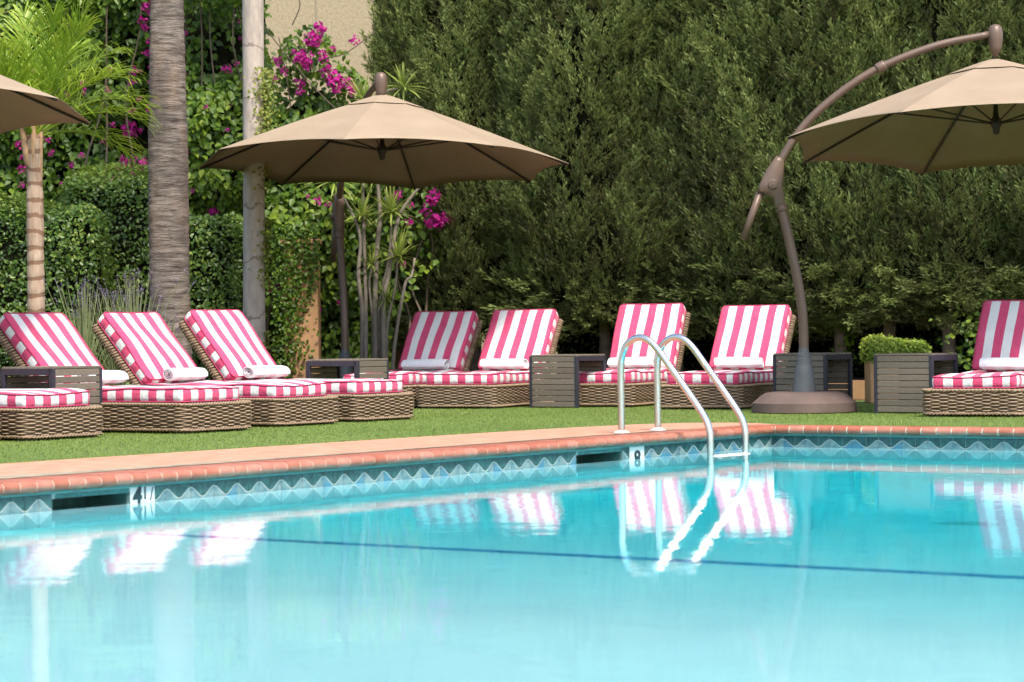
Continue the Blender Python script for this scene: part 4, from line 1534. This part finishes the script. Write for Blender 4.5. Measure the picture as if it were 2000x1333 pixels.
vine("bougainvillea", "bougainvillea hanging before the cypress right of the middle umbrella pole", "bougainvillea", -1.62, -0.62, lerp_f([(-1.6, 3.0), (-0.62, 2.75)]), lerp_f([(-1.6, 0.7), (-1.2, 1.2), (-0.62, 1.9)]), 31.75, 420, 57, FL3, grp=BG, stems=3, relief=(0.10, 0.10),
     hole=lambda x, z, u: (z < 1.9) & (u < 0.55))
# loose runners over the beige wall
mb = MB()
for pts in ([(-2.95, 32.2, 4.5), (-2.6, 32.1, 4.05), (-2.1, 32.0, 3.5), (-1.75, 32.0, 3.3)], [(-2.2, 32.1, 4.1), (-1.95, 32.0, 4.15), (-1.6, 32.0, 4.4)], [(-2.6, 32.1, 4.5), (-2.5, 32.05, 4.75), (-2.62, 32, 4.95)]):
    mb.tube(smooth_path(pts, 5), 0.007, 5)
add("bare_runner", mb.mesh("bare_runner", True), mat=m_stem, label="bare bougainvillea runners crossing in front of the beige wall", cat="vine")

# ------------------------------------------------------------------ clipped hedges
m_box = leaf_mat("hedge_leaf", (0.018, 0.045, 0.008), (0.080, 0.155, 0.022), (0.30, 0.38, 0.06), 0.3, 0.38, 0.4)
def clipped_hedge(name, label, lo, hi, n_, seed, mat=None, lsize=(0.038, 0.068), round_=0.26, tone0=0.42, grp=None, relief=0.13):
    q = np.random.default_rng(seed)
    mat = mat or m_box
    lo, hi = np.array(lo, float), np.array(hi, float)
    c, h = (lo + hi) / 2, (hi - lo) / 2
    A = np.array([h[1] * h[2] * 0.7, h[1] * h[2] * 0.7, h[0] * h[2] * 2.0, h[0] * h[1] * 2.0])
    pick = q.choice(4, n_, p=A / A.sum())
    p = q.uniform(-1, 1, (n_, 3)) * h
    for k, (ax, s) in enumerate(((0, -1), (0, 1), (1, -1), (2, 1))):
        p[pick == k, ax] = s * h[ax]
    inner = np.clip(p, -(h - round_), h - round_)
    d = p - inner
    L = np.linalg.norm(d, axis=1); L[L == 0] = 1
    nr = d / L[:, None]
    p = inner + nr * round_
    w1 = waves(p + c, 4.5, seed); w2 = waves(p + c, 11, seed + 1)
    dep = q.exponential(0.03, n_)
    p = p + nr * (relief * w1 + 0.04 * w2 - dep)[:, None]
    keep = (w2 + 0.5 * w1 + q.normal(0, 0.5, n_)) > -1.0
    m_ = keep.sum()
    nn = nr[keep] + np.array([0, -0.1, 0.35]) + q.normal(0, 0.55, (m_, 3))
    fr = frames(nn, None, q)
    tone = np.clip(tone0 + 0.16 * w1[keep] + 0.12 * w2[keep] + 0.20 * nr[keep][:, 2] + q.normal(0, 0.17, m_), 0, 1)  # leaves on the top get a lighter tone
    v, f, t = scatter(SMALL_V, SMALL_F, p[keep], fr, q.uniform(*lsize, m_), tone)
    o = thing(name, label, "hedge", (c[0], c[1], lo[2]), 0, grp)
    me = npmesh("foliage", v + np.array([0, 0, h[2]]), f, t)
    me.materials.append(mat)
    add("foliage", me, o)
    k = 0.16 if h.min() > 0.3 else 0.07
    add("dark_backing", MB().box(tuple(-h[:2] + k) + (0.0,), tuple(h[:2] - k) + (2 * h[2] - k,), 0.05).mesh("dark_backing"), o, m_core)  # added dark box, blocks the view through and keeps leaf gaps dark
    return o
CG = "clipped garden hedges on the left"
clipped_hedge("clipped_hedge", "low clipped hedge at the left edge behind the slim young palm", (-6.6, 29.3, 0), (-4.52, 30.7, 2.27), 15000, 61, grp=CG)
clipped_hedge("clipped_hedge", "taller clipped hedge stepping up beside the thick palm trunk", (-5.25, 30.7, 0), (-3.95, 32.0, 2.66), 11000, 63, grp=CG)
clipped_hedge("clipped_hedge", "dark clipped hedge between the two tall palm trunks", (-3.85, 30.6, 0), (-3.02, 31.7, 2.22), 8000, 65, grp=CG, tone0=0.34)
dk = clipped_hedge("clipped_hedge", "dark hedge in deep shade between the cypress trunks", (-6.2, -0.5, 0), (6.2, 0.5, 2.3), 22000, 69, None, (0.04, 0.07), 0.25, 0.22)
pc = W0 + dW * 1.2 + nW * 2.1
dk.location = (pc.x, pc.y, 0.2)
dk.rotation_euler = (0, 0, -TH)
# small planter hedge at right
pl = thing("planter", "tan stucco planter box behind the slatted table at right", "planter")
add("box", MB().box((3.70, 27.6, 0.0), (4.36, 28.05, 0.47), 0.01).mesh("box"), pl, m_stucco)
m_lime = leaf_mat("lime_leaf", (0.05, 0.09, 0.012), (0.17, 0.27, 0.028), (0.36, 0.42, 0.07), 0.35, 0.45, 0.3)
clipped_hedge("planter_hedge", "small bright green clipped hedge in the tan planter", (3.70, 27.56, 0.44), (4.34, 28.04, 0.635), 3600, 67, m_lime, (0.030, 0.060), 0.09, 0.5, relief=0.05)

# ------------------------------------------------------------------ palms
def mat_palm_thick():
    m, nt, b = new_mat("palm_bark_ringed")
    v = coords(nt, "Object", (1.3, 1.3, 9.0))
    n1 = noise(nt, v, 3.2, 6, 0.65)
    v2 = coords(nt, "Object", (1, 1, 0.35))
    n2 = noise(nt, v2, 3.0, 4)
    v3 = coords(nt, "Object", (3, 3, 22))
    n3 = noise(nt, v3, 5.0, 4, 0.7)
    c = ramp(nt, n1, [(0.30, (0.045, 0.034, 0.029)), (0.46, (0.16, 0.128, 0.108)), (0.66, (0.33, 0.275, 0.235))])
    c = mix(nt, math_n(nt, 'MULTIPLY', ramp(nt, n2, [(0.48, (0, 0, 0)), (0.62, (1, 1, 1))]), 0.45), c, (0.36, 0.245, 0.165))
    n5 = noise(nt, coords(nt, "Object", (1, 1, 0.5), (3, 1, 7)), 2.4, 3)
    c = mix(nt, math_n(nt, 'MULTIPLY', ramp(nt, n5, [(0.46, (0, 0, 0)), (0.62, (1, 1, 1))]), 0.6), c, (0.075, 0.062, 0.060))
    c = mix(nt, math_n(nt, 'MULTIPLY', ramp(nt, n3, [(0.28, (1, 1, 1)), (0.40, (0, 0, 0))]), 0.75), c, (0.045, 0.035, 0.03))
    link(nt, c, b.inputs["Base Color"])
    b.inputs["Roughness"].default_value = 0.95
    b.inputs["Specular IOR Level"].default_value = 0.1
    bump(nt, b, math_n(nt, 'ADD', n1, math_n(nt, 'MULTIPLY', n3, 0.8)), 1.0, 0.03)
    return m
def mat_palm_smooth(name, a, bcol, dark, zs, band, wander=0.3):
    m, nt, b = new_mat(name)
    tc = node(nt, "ShaderNodeTexCoord")
    sp = node(nt, "ShaderNodeSeparateXYZ")
    link(nt, tc.outputs["Object"], sp.inputs[0])
    v = coords(nt, "Object", (4, 4, 0.9))
    n1 = noise(nt, v, 5, 5, 0.6)
    n0 = noise(nt, coords(nt, "Object", (2, 2, 2)), 2.5, 3)
    zz = math_n(nt, 'ADD', math_n(nt, 'MULTIPLY', sp.outputs["Z"], zs), math_n(nt, 'MULTIPLY', n0, wander))
    fr = math_n(nt, 'FRACT', zz)
    ringm = math_n(nt, 'LESS_THAN', fr, band)
    c = ramp(nt, n1, [(0.3, a), (0.7, bcol)])
    c = mix(nt, math_n(nt, 'MULTIPLY', ringm, 0.75), c, dark)
    n4 = noise(nt, coords(nt, "Object", (6, 6, 2.0)), 6, 4, 0.7)
    c = mix(nt, math_n(nt, 'MULTIPLY', ramp(nt, n4, [(0.55, (0, 0, 0)), (0.75, (1, 1, 1))]), 0.35), c, dark)
    link(nt, c, b.inputs["Base Color"])
    b.inputs["Roughness"].default_value = 0.9
    bump(nt, b, math_n(nt, 'SUBTRACT', n1, math_n(nt, 'MULTIPLY', ringm, 0.8)), 0.6, 0.012)
    return m
def trunk_tube(pts, rads, seg=28, rough=0.0, seed=1, fine=60):
    P = smooth_path(pts, fine // (len(pts) - 1))
    q = np.random.default_rng(seed)
    n_ = len(P)
    rr = np.interp(np.linspace(0, 1, n_), np.linspace(0, 1, len(rads)), rads)
    rr = rr * (1 + rough * q.normal(size=n_))
    return MB().tube(P, list(rr), seg).mesh("trunk", True)
# thick palm
o = thing("palm_tree", "thick grey-brown palm trunk with rough horizontal bark", "palm", (-3.52, 27.5, 0))
add("trunk", trunk_tube([(0, 0, 0), (0, 0, 1.2), (0.0, 0, 2.6), (0.005, 0, 4.5), (0.02, 0, 8.5)], [0.235, 0.208, 0.207, 0.168, 0.15], 36, 0.012, 3, 200), o, mat_palm_thick())
def palm_head(o, zc, rad, nf, seed, mat, fan=True):
    q = np.random.default_rng(seed)
    V, F, T = [], [], []
    for k in range(nf):
        a = 2 * PI * k / nf + q.normal() * 0.15
        el = q.uniform(-0.6, 1.1)
        d = Vector((math.cos(a) * math.cos(el), math.sin(a) * math.cos(el), math.sin(el)))
        s = d.cross(Vector((0, 0, 1))).normalized()
        up = s.cross(d)
        hub = Vector((0, 0, zc)) + d * rad * 0.5
        for j in range(15):
            b_ = (j - 7) / 7 * 1.5
            e_ = d * math.cos(b_) + s * math.sin(b_)
            tip = hub + e_ * rad * 0.62 - Vector((0, 0, 0.14 * rad))
            mid = hub + e_ * rad * 0.35
            w = s * math.cos(b_) * 0.03 - d * math.sin(b_) * 0.03
            i0 = len(V)
            V += [hub, mid - w, tip, mid + w]
            F.append((i0, i0 + 1, i0 + 2, i0 + 3))
            T += [0.4, 0.5, 0.6, 0.5]
    me = npmesh("crown", np.array([tuple(p) for p in V]), np.array(F), np.array(T))
    me.materials.append(mat)
    add("crown", me, o)
m_palm = leaf_mat("palm_leaflet", (0.07, 0.15, 0.012), (0.18, 0.30, 0.018), (0.36, 0.45, 0.05), 0.4, 0.4, 0.35)
palm_head(o, 8.6, 1.7, 26, 5, m_palm)
# slim palm
o2 = thing("palm_tree", "slim pale grey palm trunk with smooth rings and a climbing fig", "palm", (-2.83, 29.5, 0))
add("trunk", trunk_tube([(-0.02, 0, 0), (-0.015, 0, 1.2), (0.0, 0, 2.6), (0.01, 0, 4.6), (0.03, 0, 8.0)], [0.135, 0.122, 0.119, 0.118, 0.11], 28, 0.006, 4, 160), o2,
    mat_palm_smooth("palm_bark_smooth", (0.31, 0.255, 0.215), (0.47, 0.395, 0.335), (0.17, 0.13, 0.105), 1.7, 0.04, 0.6))
palm_head(o2, 8.1, 1.5, 20, 6, m_palm)
# young palm with long feather fronds
o3 = thing("palm_tree", "young slender palm with peeling ringed trunk and bright arching fronds", "palm", (-4.63, 26.0, 0))
zs = np.linspace(0, 2.75, 90)
prof = []
for z in zs:
    r_ = 0.092 - 0.022 * z / 2.75
    k = (z * 6.5) % 1.0
    if z < 1.75:
        r_ += 0.006 * (1 - k) ** 2
    elif z < 2.2:
        r_ += 0.008
    prof.append((r_, z))
add("trunk", MB().lathe(prof, 20).mesh("trunk", True), o3, mat_palm_smooth("young_palm_bark", (0.24, 0.155, 0.10), (0.42, 0.31, 0.225), (0.13, 0.055, 0.025), 6.5, 0.28, 0.8))
m_sheath = simple("palm_sheath", (0.36, 0.22, 0.12), 0.85, var=0.3, scale=12)
mb = MB()
for k, (dx, dy) in enumerate(((0.06, 0.0), (-0.045, 0.03), (0.0, -0.05), (-0.10, -0.03))):
    mb.tube(smooth_path([(dx * 0.3, dy * 0.3, 2.15 + 0.1 * k), (dx * 0.7, dy * 0.7, 2.55), (dx * 1.3, dy * 1.3, 2.95)], 4), [0.052, 0.05, 0.048, 0.045, 0.040, 0.034, 0.030, 0.024, 0.016], 8)
add("leaf_sheath", mb.mesh("leaf_sheath", True), o3, m_sheath)
def frond(o, base, az, el, L, seed, droop=0.55, nl=34, ll=0.54):
    q = np.random.default_rng(seed)
    d = Vector((math.cos(az) * math.cos(el), math.sin(az) * math.cos(el), math.sin(el)))
    pts = []
    for i in range(13):
        t = i / 12
        pts.append(Vector(base) + d * L * t + Vector((0, 0, -droop * L * t ** 2.2)))
    V, F, T = [], [], []
    for i in range(nl):
        t = 0.16 + 0.84 * i / (nl - 1)
        k = t * 12
        j = min(11, int(k))
        p = pts[j].lerp(pts[j + 1], k - j)
        ax = (pts[j + 1] - pts[j]).normalized()
        s = ax.cross(Vector((0, 0, 1))).normalized()
        up = s.cross(ax)
        for sg in (-1, 1):
            a = 0.95 - 0.55 * t + q.normal() * 0.10
            dl = (ax * math.cos(a) + s * sg * math.sin(a) + up * (0.35 + q.normal() * 0.12)).normalized()
            l = ll * (0.55 + 0.9 * math.sin(PI * min(1, t * 0.9 + 0.08))) * q.uniform(0.85, 1.1) * 0.75
            w = up.cross(dl).normalized() * 0.009
            b_ = len(V)
            m1 = p + dl * l * 0.4 - Vector((0, 0, 0.03 * l))
            m2 = p + dl * l * 0.75 - Vector((0, 0, 0.16 * l))
            tp = p + dl * l - Vector((0, 0, q.uniform(0.25, 0.5) * l))
            V += [p - w * 0.5, p + w * 0.5, m1 + w, m1 - w, m2 + w * 0.8, m2 - w * 0.8, tp + w * 0.1, tp - w * 0.1]
            F += [(b_, b_ + 1, b_ + 2, b_ + 3), (b_ + 3, b_ + 2, b_ + 4, b_ + 5), (b_ + 5, b_ + 4, b_ + 6, b_ + 7)]
            tn = q.uniform(0.35, 0.9)
            T += [tn - 0.1] * 2 + [tn] * 4 + [tn + 0.1] * 2
    rb = MB().tube(pts, [0.018 * (1 - 0.8 * i / 12) for i in range(13)], 5)
    b_ = len(V)
    V += rb.v
    fq = [tuple(i + b_ for i in f_) for f_ in rb.f if len(f_) == 4]
    T += [0.75] * len(rb.v)
    me = npmesh("frond", np.array([tuple(p) for p in V], float), np.array(F + fq), np.clip(np.array(T), 0, 1))
    me.materials.append(m_palm)
    add("frond", me, o)
for k, (az, el, L, dr) in enumerate(((15, 62, 1.9, 0.45), (-20, 50, 1.8, 0.5), (60, 66, 1.8, 0.4), (110, 74, 2.0, 0.3), (160, 58, 1.8, 0.45), (200, 48, 1.7, 0.5), (250, 60, 1.7, 0.4), (-60, 70, 1.9, 0.3), (90, 40, 1.6, 0.5), (0, 34, 1.4, 0.5), (180, 28, 1.3, 0.5), (-100, 40, 1.3, 0.45), (40, 20, 1.2, 0.5), (-35, 66, 1.9, 0.35), (30, 42, 1.7, 0.5), (140, 40, 1.6, 0.5), (-5, 72, 2.0, 0.3), (75, 52, 1.8, 0.4), (215, 66, 1.9, 0.35), (-130, 55, 1.6, 0.4))):
    frond(o3, (0, 0, 2.72), R(az), R(el), L * 0.88, 100 + k, dr * 0.85)

# climbing fig on the slim palm
m_fig = leaf_mat("climbing_fig_leaf", (0.05, 0.09, 0.015), (0.17, 0.22, 0.035), (0.36, 0.36, 0.08), 0.35, 0.45, 0.3)
def creeper(name, label, pts_fn, n_, seed, mat, ls, parent_loc):
    q = np.random.default_rng(seed)
    p, nr, tone = pts_fn(q, n_)
    fr = frames(nr + q.normal(0, 0.5, p.shape), None, q)
    v, f, t = scatter(LEAF_V, LEAF_F, p, fr, q.uniform(*ls, len(p)), tone)
    o = add(name, npmesh(name, v - np.array(parent_loc), f, t), mat=mat, loc=parent_loc, label=label, cat="creeper")
    return o
def fig_pts(q, n_):
    z = np.concatenate([q.uniform(2.85, 3.72, int(n_ * 0.55)), q.uniform(0.4, 2.9, n_ - int(n_ * 0.55))])
    dense = (z > 2.85)
    th = q.normal(-0.25, 0.55, n_)
    r_ = 0.125 + np.where(dense, np.abs(q.normal(0, 0.07, n_)), np.abs(q.normal(0, 0.035, n_)))
    k = (waves(np.stack([z * 0, z * 0, z], 1), 5.0, 9) > -0.45) | dense
    p = np.stack([-2.83 + r_ * np.cos(th), 29.5 + r_ * np.sin(th), z], 1)[k]
    nr = np.stack([np.cos(th), np.sin(th) - 0.4, z * 0 + 0.3], 1)[k]
    return p, nr, np.clip(q.normal(0.55, 0.2, n_), 0, 1)[k]
creeper("climbing_fig", "yellow-green climbing fig clinging to the right side of the slim palm", fig_pts, 1500, 71, m_fig, (0.025, 0.05), (-2.83, 29.5, 0))
def pier_pts(q, n_):
    x = q.uniform(-2.84, -2.28, n_); z = q.uniform(0.0, 2.1, n_)
    m_ = waves(np.stack([x * 2, x * 0, z], 1), 6.0, 33) + 0.9 * (z - 1.0) - 3.2 * (x + 2.55) + q.normal(0, 0.15, n_)
    k = m_ > 0.05
    p = np.stack([x, 31.84 - q.uniform(0, 0.07, n_), z], 1)[k]
    nr = np.tile(np.array([0, -1.0, 0.3]), (k.sum(), 1))
    return p, nr, np.clip(q.normal(0.3, 0.18, n_), 0, 1)[k]
creeper("wall_creeper", "dark creeper scrambling over the tan stucco pier", pier_pts, 2300, 73, m_boug, (0.035, 0.065), (-2.55, 31.84, 0))
def ivy_pts(q, n_):
    z = q.uniform(0.2, 1.0, n_); th = q.normal(-0.6, 0.7, n_); r_ = 0.10 + np.abs(q.normal(0, 0.05, n_))
    p = np.stack([3.65 + r_ * np.cos(th), 29.73 + r_ * np.sin(th), z + 0.12], 1)
    k = z > 0.45 + 0.25 * q.normal(size=n_)
    return p[k], np.stack([np.cos(th), np.sin(th), z * 0 + 0.3], 1)[k], np.clip(q.normal(0.35, 0.2, n_), 0, 1)[k]
creeper("ivy", "ivy wrapping the pale cypress trunk behind the right umbrella base", ivy_pts, 420, 75, m_boug, (0.04, 0.07), (3.65, 29.73, 0))
def weed_pts(q, n_):
    p = np.array([4.98, 28.3, 0.55]) + q.normal(size=(n_, 3)) * np.array([0.20, 0.12, 0.20])
    return p, np.tile(np.array([0, -1.0, 0.5]), (n_, 1)), np.clip(q.normal(0.4, 0.2, n_), 0, 1)
creeper("leafy_shrub", "small leafy shrub in shade left of the right-edge lounger", weed_pts, 220, 77, m_boug, (0.05, 0.09), (4.98, 28.3, 0))

# ------------------------------------------------------------------ dragon plant (multi-stemmed, spiky rosettes)
m_cane = simple("dracaena_cane", (0.21, 0.175, 0.14), 0.9, var=0.2, scale=14, bstr=0.5, bscale=60)
m_blade = leaf_mat("dracaena_blade", (0.07, 0.12, 0.02), (0.17, 0.25, 0.035), (0.42, 0.45, 0.12), 0.3, 0.4, 0.35)
dp_ = thing("dracaena", "tall multi-stemmed dracaena with spiky rosettes right of the middle umbrella pole", "dracaena", (-1.6, 31.3, 0))
STEMS = [[(-1.59, 0.0), (-1.60, 1.09), (-1.58, 1.69), (-1.53, 2.17), (-1.55, 2.59), (-1.53, 3.19), (-1.47, 3.58), (-1.23, 3.66)],
         [(-1.77, 0.0), (-1.75, 0.98), (-1.79, 1.46), (-1.76, 1.88), (-1.85, 2.18), (-2.05, 2.54)],
         [(-1.49, 0.0), (-1.5, 1.09), (-1.42, 1.57), (-1.34, 2.05), (-1.23, 2.29), (-0.97, 2.59), (-0.84, 2.62)],
         [(-1.66, 0.0), (-1.63, 0.85), (-1.67, 1.34), (-1.63, 1.57)],
         [(-1.41, 0.0), (-1.38, 0.6), (-1.25, 1.33), (-1.17, 1.45), (-1.13, 1.66)],
         [(-1.72, 0.0), (-1.71, 1.1), (-1.72, 1.67), (-1.73, 2.42), (-1.69, 2.9), (-1.7, 3.5)],
         [(-1.56, 0.4), (-1.55, 1.09), (-1.43, 1.69), (-1.39, 2.2)],
         [(-1.47, 0.3), (-1.46, 0.85), (-1.36, 1.33), (-1.33, 1.66)]]
RS = [0.036, 0.030, 0.032, 0.023, 0.025, 0.027, 0.023, 0.021]
for i, st in enumerate(STEMS):
    pts = smooth_path([(x + 1.6, 0.05 * math.sin(i * 2.3 + k), z) for k, (x, z) in enumerate(st)], 5)
    n_ = len(pts)
    add("cane", MB().tube(pts, [RS[i] * (1 - 0.55 * k / n_) for k in range(n_)], 9).mesh("cane", True), dp_, m_cane)
def rosette(seed, n_=38):
    q = np.random.default_rng(seed)
    V, F, T = [], [], []
    for i in range(n_):
        a = 2.4 * i + q.normal() * 0.1
        el = 1.35 - 1.75 * (i / n_) + q.normal() * 0.12
        L = q.uniform(0.75, 1.05)
        d = Vector((math.cos(a) * math.cos(el), math.sin(a) * math.cos(el), math.sin(el)))
        s = Vector((-math.sin(a), math.cos(a), 0))
        b_ = len(V)
        dr = 0.28 * math.cos(el)
        for t, w in ((0.0, 0.022), (0.35, 0.032), (0.7, 0.024), (1.0, 0.003)):
            p = d * L * t - Vector((0, 0, dr * t * t))
            V += [p - s * w, p + s * w]
            T += [0.25 + 0.5 * t, 0.6 + 0.4 * t]
        for k in range(3):
            F.append((b_ + 2 * k, b_ + 2 * k + 1, b_ + 2 * k + 3, b_ + 2 * k + 2))
    me = npmesh("rosette", np.array([tuple(p) for p in V]), np.array(F), np.clip(np.array(T), 0, 1))
    me.materials.append(m_blade)
    return me
ROS = [rosette(1), rosette(2), rosette(3, 30)]
for k, (x, z, s) in enumerate(((-1.23, 3.66, 0.36), (-2.06, 2.56, 0.46), (-0.84, 2.64, 0.40), (-1.39, 2.2, 0.42), (-1.33, 1.68, 0.40), (-1.64, 1.6, 0.30), (-1.7, 3.5, 0.42), (-1.76, 2.15, 0.40), (-1.47, 1.20, 0.26), (-1.56, 2.60, 0.40), (-1.5, 3.2, 0.36))):
    c = add("rosette", ROS[k % 3], dp_, loc=(x + 1.6, -0.04, z), rot=(random.uniform(-0.3, 0.3), random.uniform(-0.3, 0.3), k * 1.3))
    c.scale = (s, s, s)

# ------------------------------------------------------------------ lavender clumps behind the left loungers
m_lav = leaf_mat("lavender_stem", (0.10, 0.12, 0.05), (0.20, 0.23, 0.10), (0.34, 0.36, 0.18), 0.3, 0.7, 0.2)
m_spike = leaf_mat("lavender_spike", (0.10, 0.07, 0.12), (0.20, 0.15, 0.24), (0.34, 0.28, 0.38), 0.2, 0.8, 0.1)
def lavender(x, y, h, seed, label):
    q = np.random.default_rng(seed)
    o = thing("lavender", label, "lavender", (x, y, 0), 0, "lavender clumps behind the left loungers")
    V, F, T, V2, F2, T2 = [], [], [], [], [], []
    for i in range(120):
        a = q.uniform(0, 2 * PI); lean = abs(q.normal(0, 0.16))
        hh = h * q.uniform(0.55, 1.0)
        tip = Vector((math.cos(a) * lean * hh * 1.2, math.sin(a) * lean * hh, hh))
        mid = Vector((tip.x * 0.35, tip.y * 0.35, hh * 0.55))
        rt = Vector((q.normal() * 0.07, q.normal() * 0.07, 0))
        s = Vector((1, 0.2, 0)) * 0.0032
        b_ = len(V)
        V += [rt - s, rt + s, mid + s, mid - s, tip + s * 0.6, tip - s * 0.6]
        F += [(b_, b_ + 1, b_ + 2, b_ + 3), (b_ + 3, b_ + 2, b_ + 4, b_ + 5)]
        T += [q.uniform(0.1, 0.9)] * 6
        for k in range(5):      # narrow leaves along the stem
            t = q.uniform(0.15, 0.75)
            p = rt.lerp(mid, t / 0.55) if t < 0.55 else mid.lerp(tip, (t - 0.55) / 0.45)
            d = Vector((q.normal(), q.normal(), 1.6)).normalized() * q.uniform(0.05, 0.10)
            w = Vector((q.normal(), q.normal(), 0)).normalized() * 0.004
            b_ = len(V)
            V += [p, p + d * 0.5 - w, p + d, p + d * 0.5 + w]
            F.append((b_, b_ + 1, b_ + 2, b_ + 3)); T += [q.uniform(0.2, 1.0)] * 4
        if hh > h * 0.72:
            d = (tip - mid).normalized()
            n_ = 12
            for k in range(n_):
                p = tip + d * 0.075 * k / n_
                aa = q.uniform(0, 2 * PI)
                e_ = Vector((math.cos(aa), math.sin(aa), 0.5)) * 0.014
                w = Vector((-math.sin(aa), math.cos(aa), 0)) * 0.006
                b_ = len(V2)
                V2 += [p, p + e_ * 0.5 - w, p + e_, p + e_ * 0.5 + w]
                F2.append((b_, b_ + 1, b_ + 2, b_ + 3)); T2 += [q.uniform(0.1, 1.0)] * 4
    a = npmesh("stems", np.array([tuple(p) for p in V]), np.array(F), np.array(T)); a.materials.append(m_lav)
    b = npmesh("flower_spikes", np.array([tuple(p) for p in V2]), np.array(F2), np.array(T2)); b.materials.append(m_spike)
    add("stems", a, o, kind="stuff"); add("flower_spikes", b, o, kind="stuff")
lavender(-4.08, 25.5, 1.30, 1, "tall lavender clump just right of the young palm, behind the second backrest")
lavender(-3.86, 25.9, 1.18, 2, "sparse lavender clump between the young palm and the thick palm")
lavender(-3.62, 25.55, 1.38, 3, "fullest lavender clump, flower spikes against the thick palm's left side")
lavender(-3.38, 25.8, 1.02, 4, "short lavender clump in front of the thick palm trunk base")

# ------------------------------------------------------------------ turf blades
def turf():
    n_ = 560000
    q = np.random.default_rng(91)
    tl = q.uniform(-6.5, 9.5, n_); tr = q.uniform(-6.0, 7.0, n_)
    # a strip along both pool edges, denser near them
    a = (tr < -1.36) & (tr > -6.0) & (tl > -6)
    b = (tl < -0.27) & (tl > -5.0)
    ramp_ = (tr > -1.6) & (tr < -0.05) & (tl > -0.95) & (tl < 0.6)
    X = CX + DL.x * tl + DR.x * tr; Y = CY + DL.y * tl + DR.y * tr
    u = X / Y
    k = (a | (b & ~((tr < -0.05) & (tl > -0.8)))) & ~((tr > -1.58) & (tl > 0.2) & (tr < 0)) & (np.abs(u) < 0.22) & (Y < 28.5)
    X, Y = X[k], Y[k]
    m_ = len(X)
    h = q.uniform(0.006, 0.015, m_)
    a = q.uniform(0, 2 * PI, m_); ln = q.uniform(0.1, 0.9, m_)
    w = 0.0022
    c, s = np.cos(a), np.sin(a)
    b0 = np.stack([X - s * w, Y + c * w, np.zeros(m_)], 1)
    b1 = np.stack([X + s * w, Y - c * w, np.zeros(m_)], 1)
    tp = np.stack([X + c * h * ln, Y + s * h * ln, h], 1)
    v = np.stack([b0, b1, tp], 1).reshape(-1, 3)
    f = np.arange(m_ * 3).reshape(-1, 3)
    big = waves(np.stack([X, Y, X * 0], 1), 1.3, 5)
    tone = np.clip(0.45 + 0.14 * big + 0.10 * waves(np.stack([X, Y, X * 0], 1), 6.0, 8) + q.normal(0, 0.22, m_), 0, 1)
    t = np.repeat(tone, 3)
    t[2::3] = np.clip(t[2::3] + 0.12, 0, 1)
    add("grass", npmesh("grass", v, f, t), mat=m_grass, label="short bright green artificial turf around the pool", cat="grass", kind="stuff")
turf()
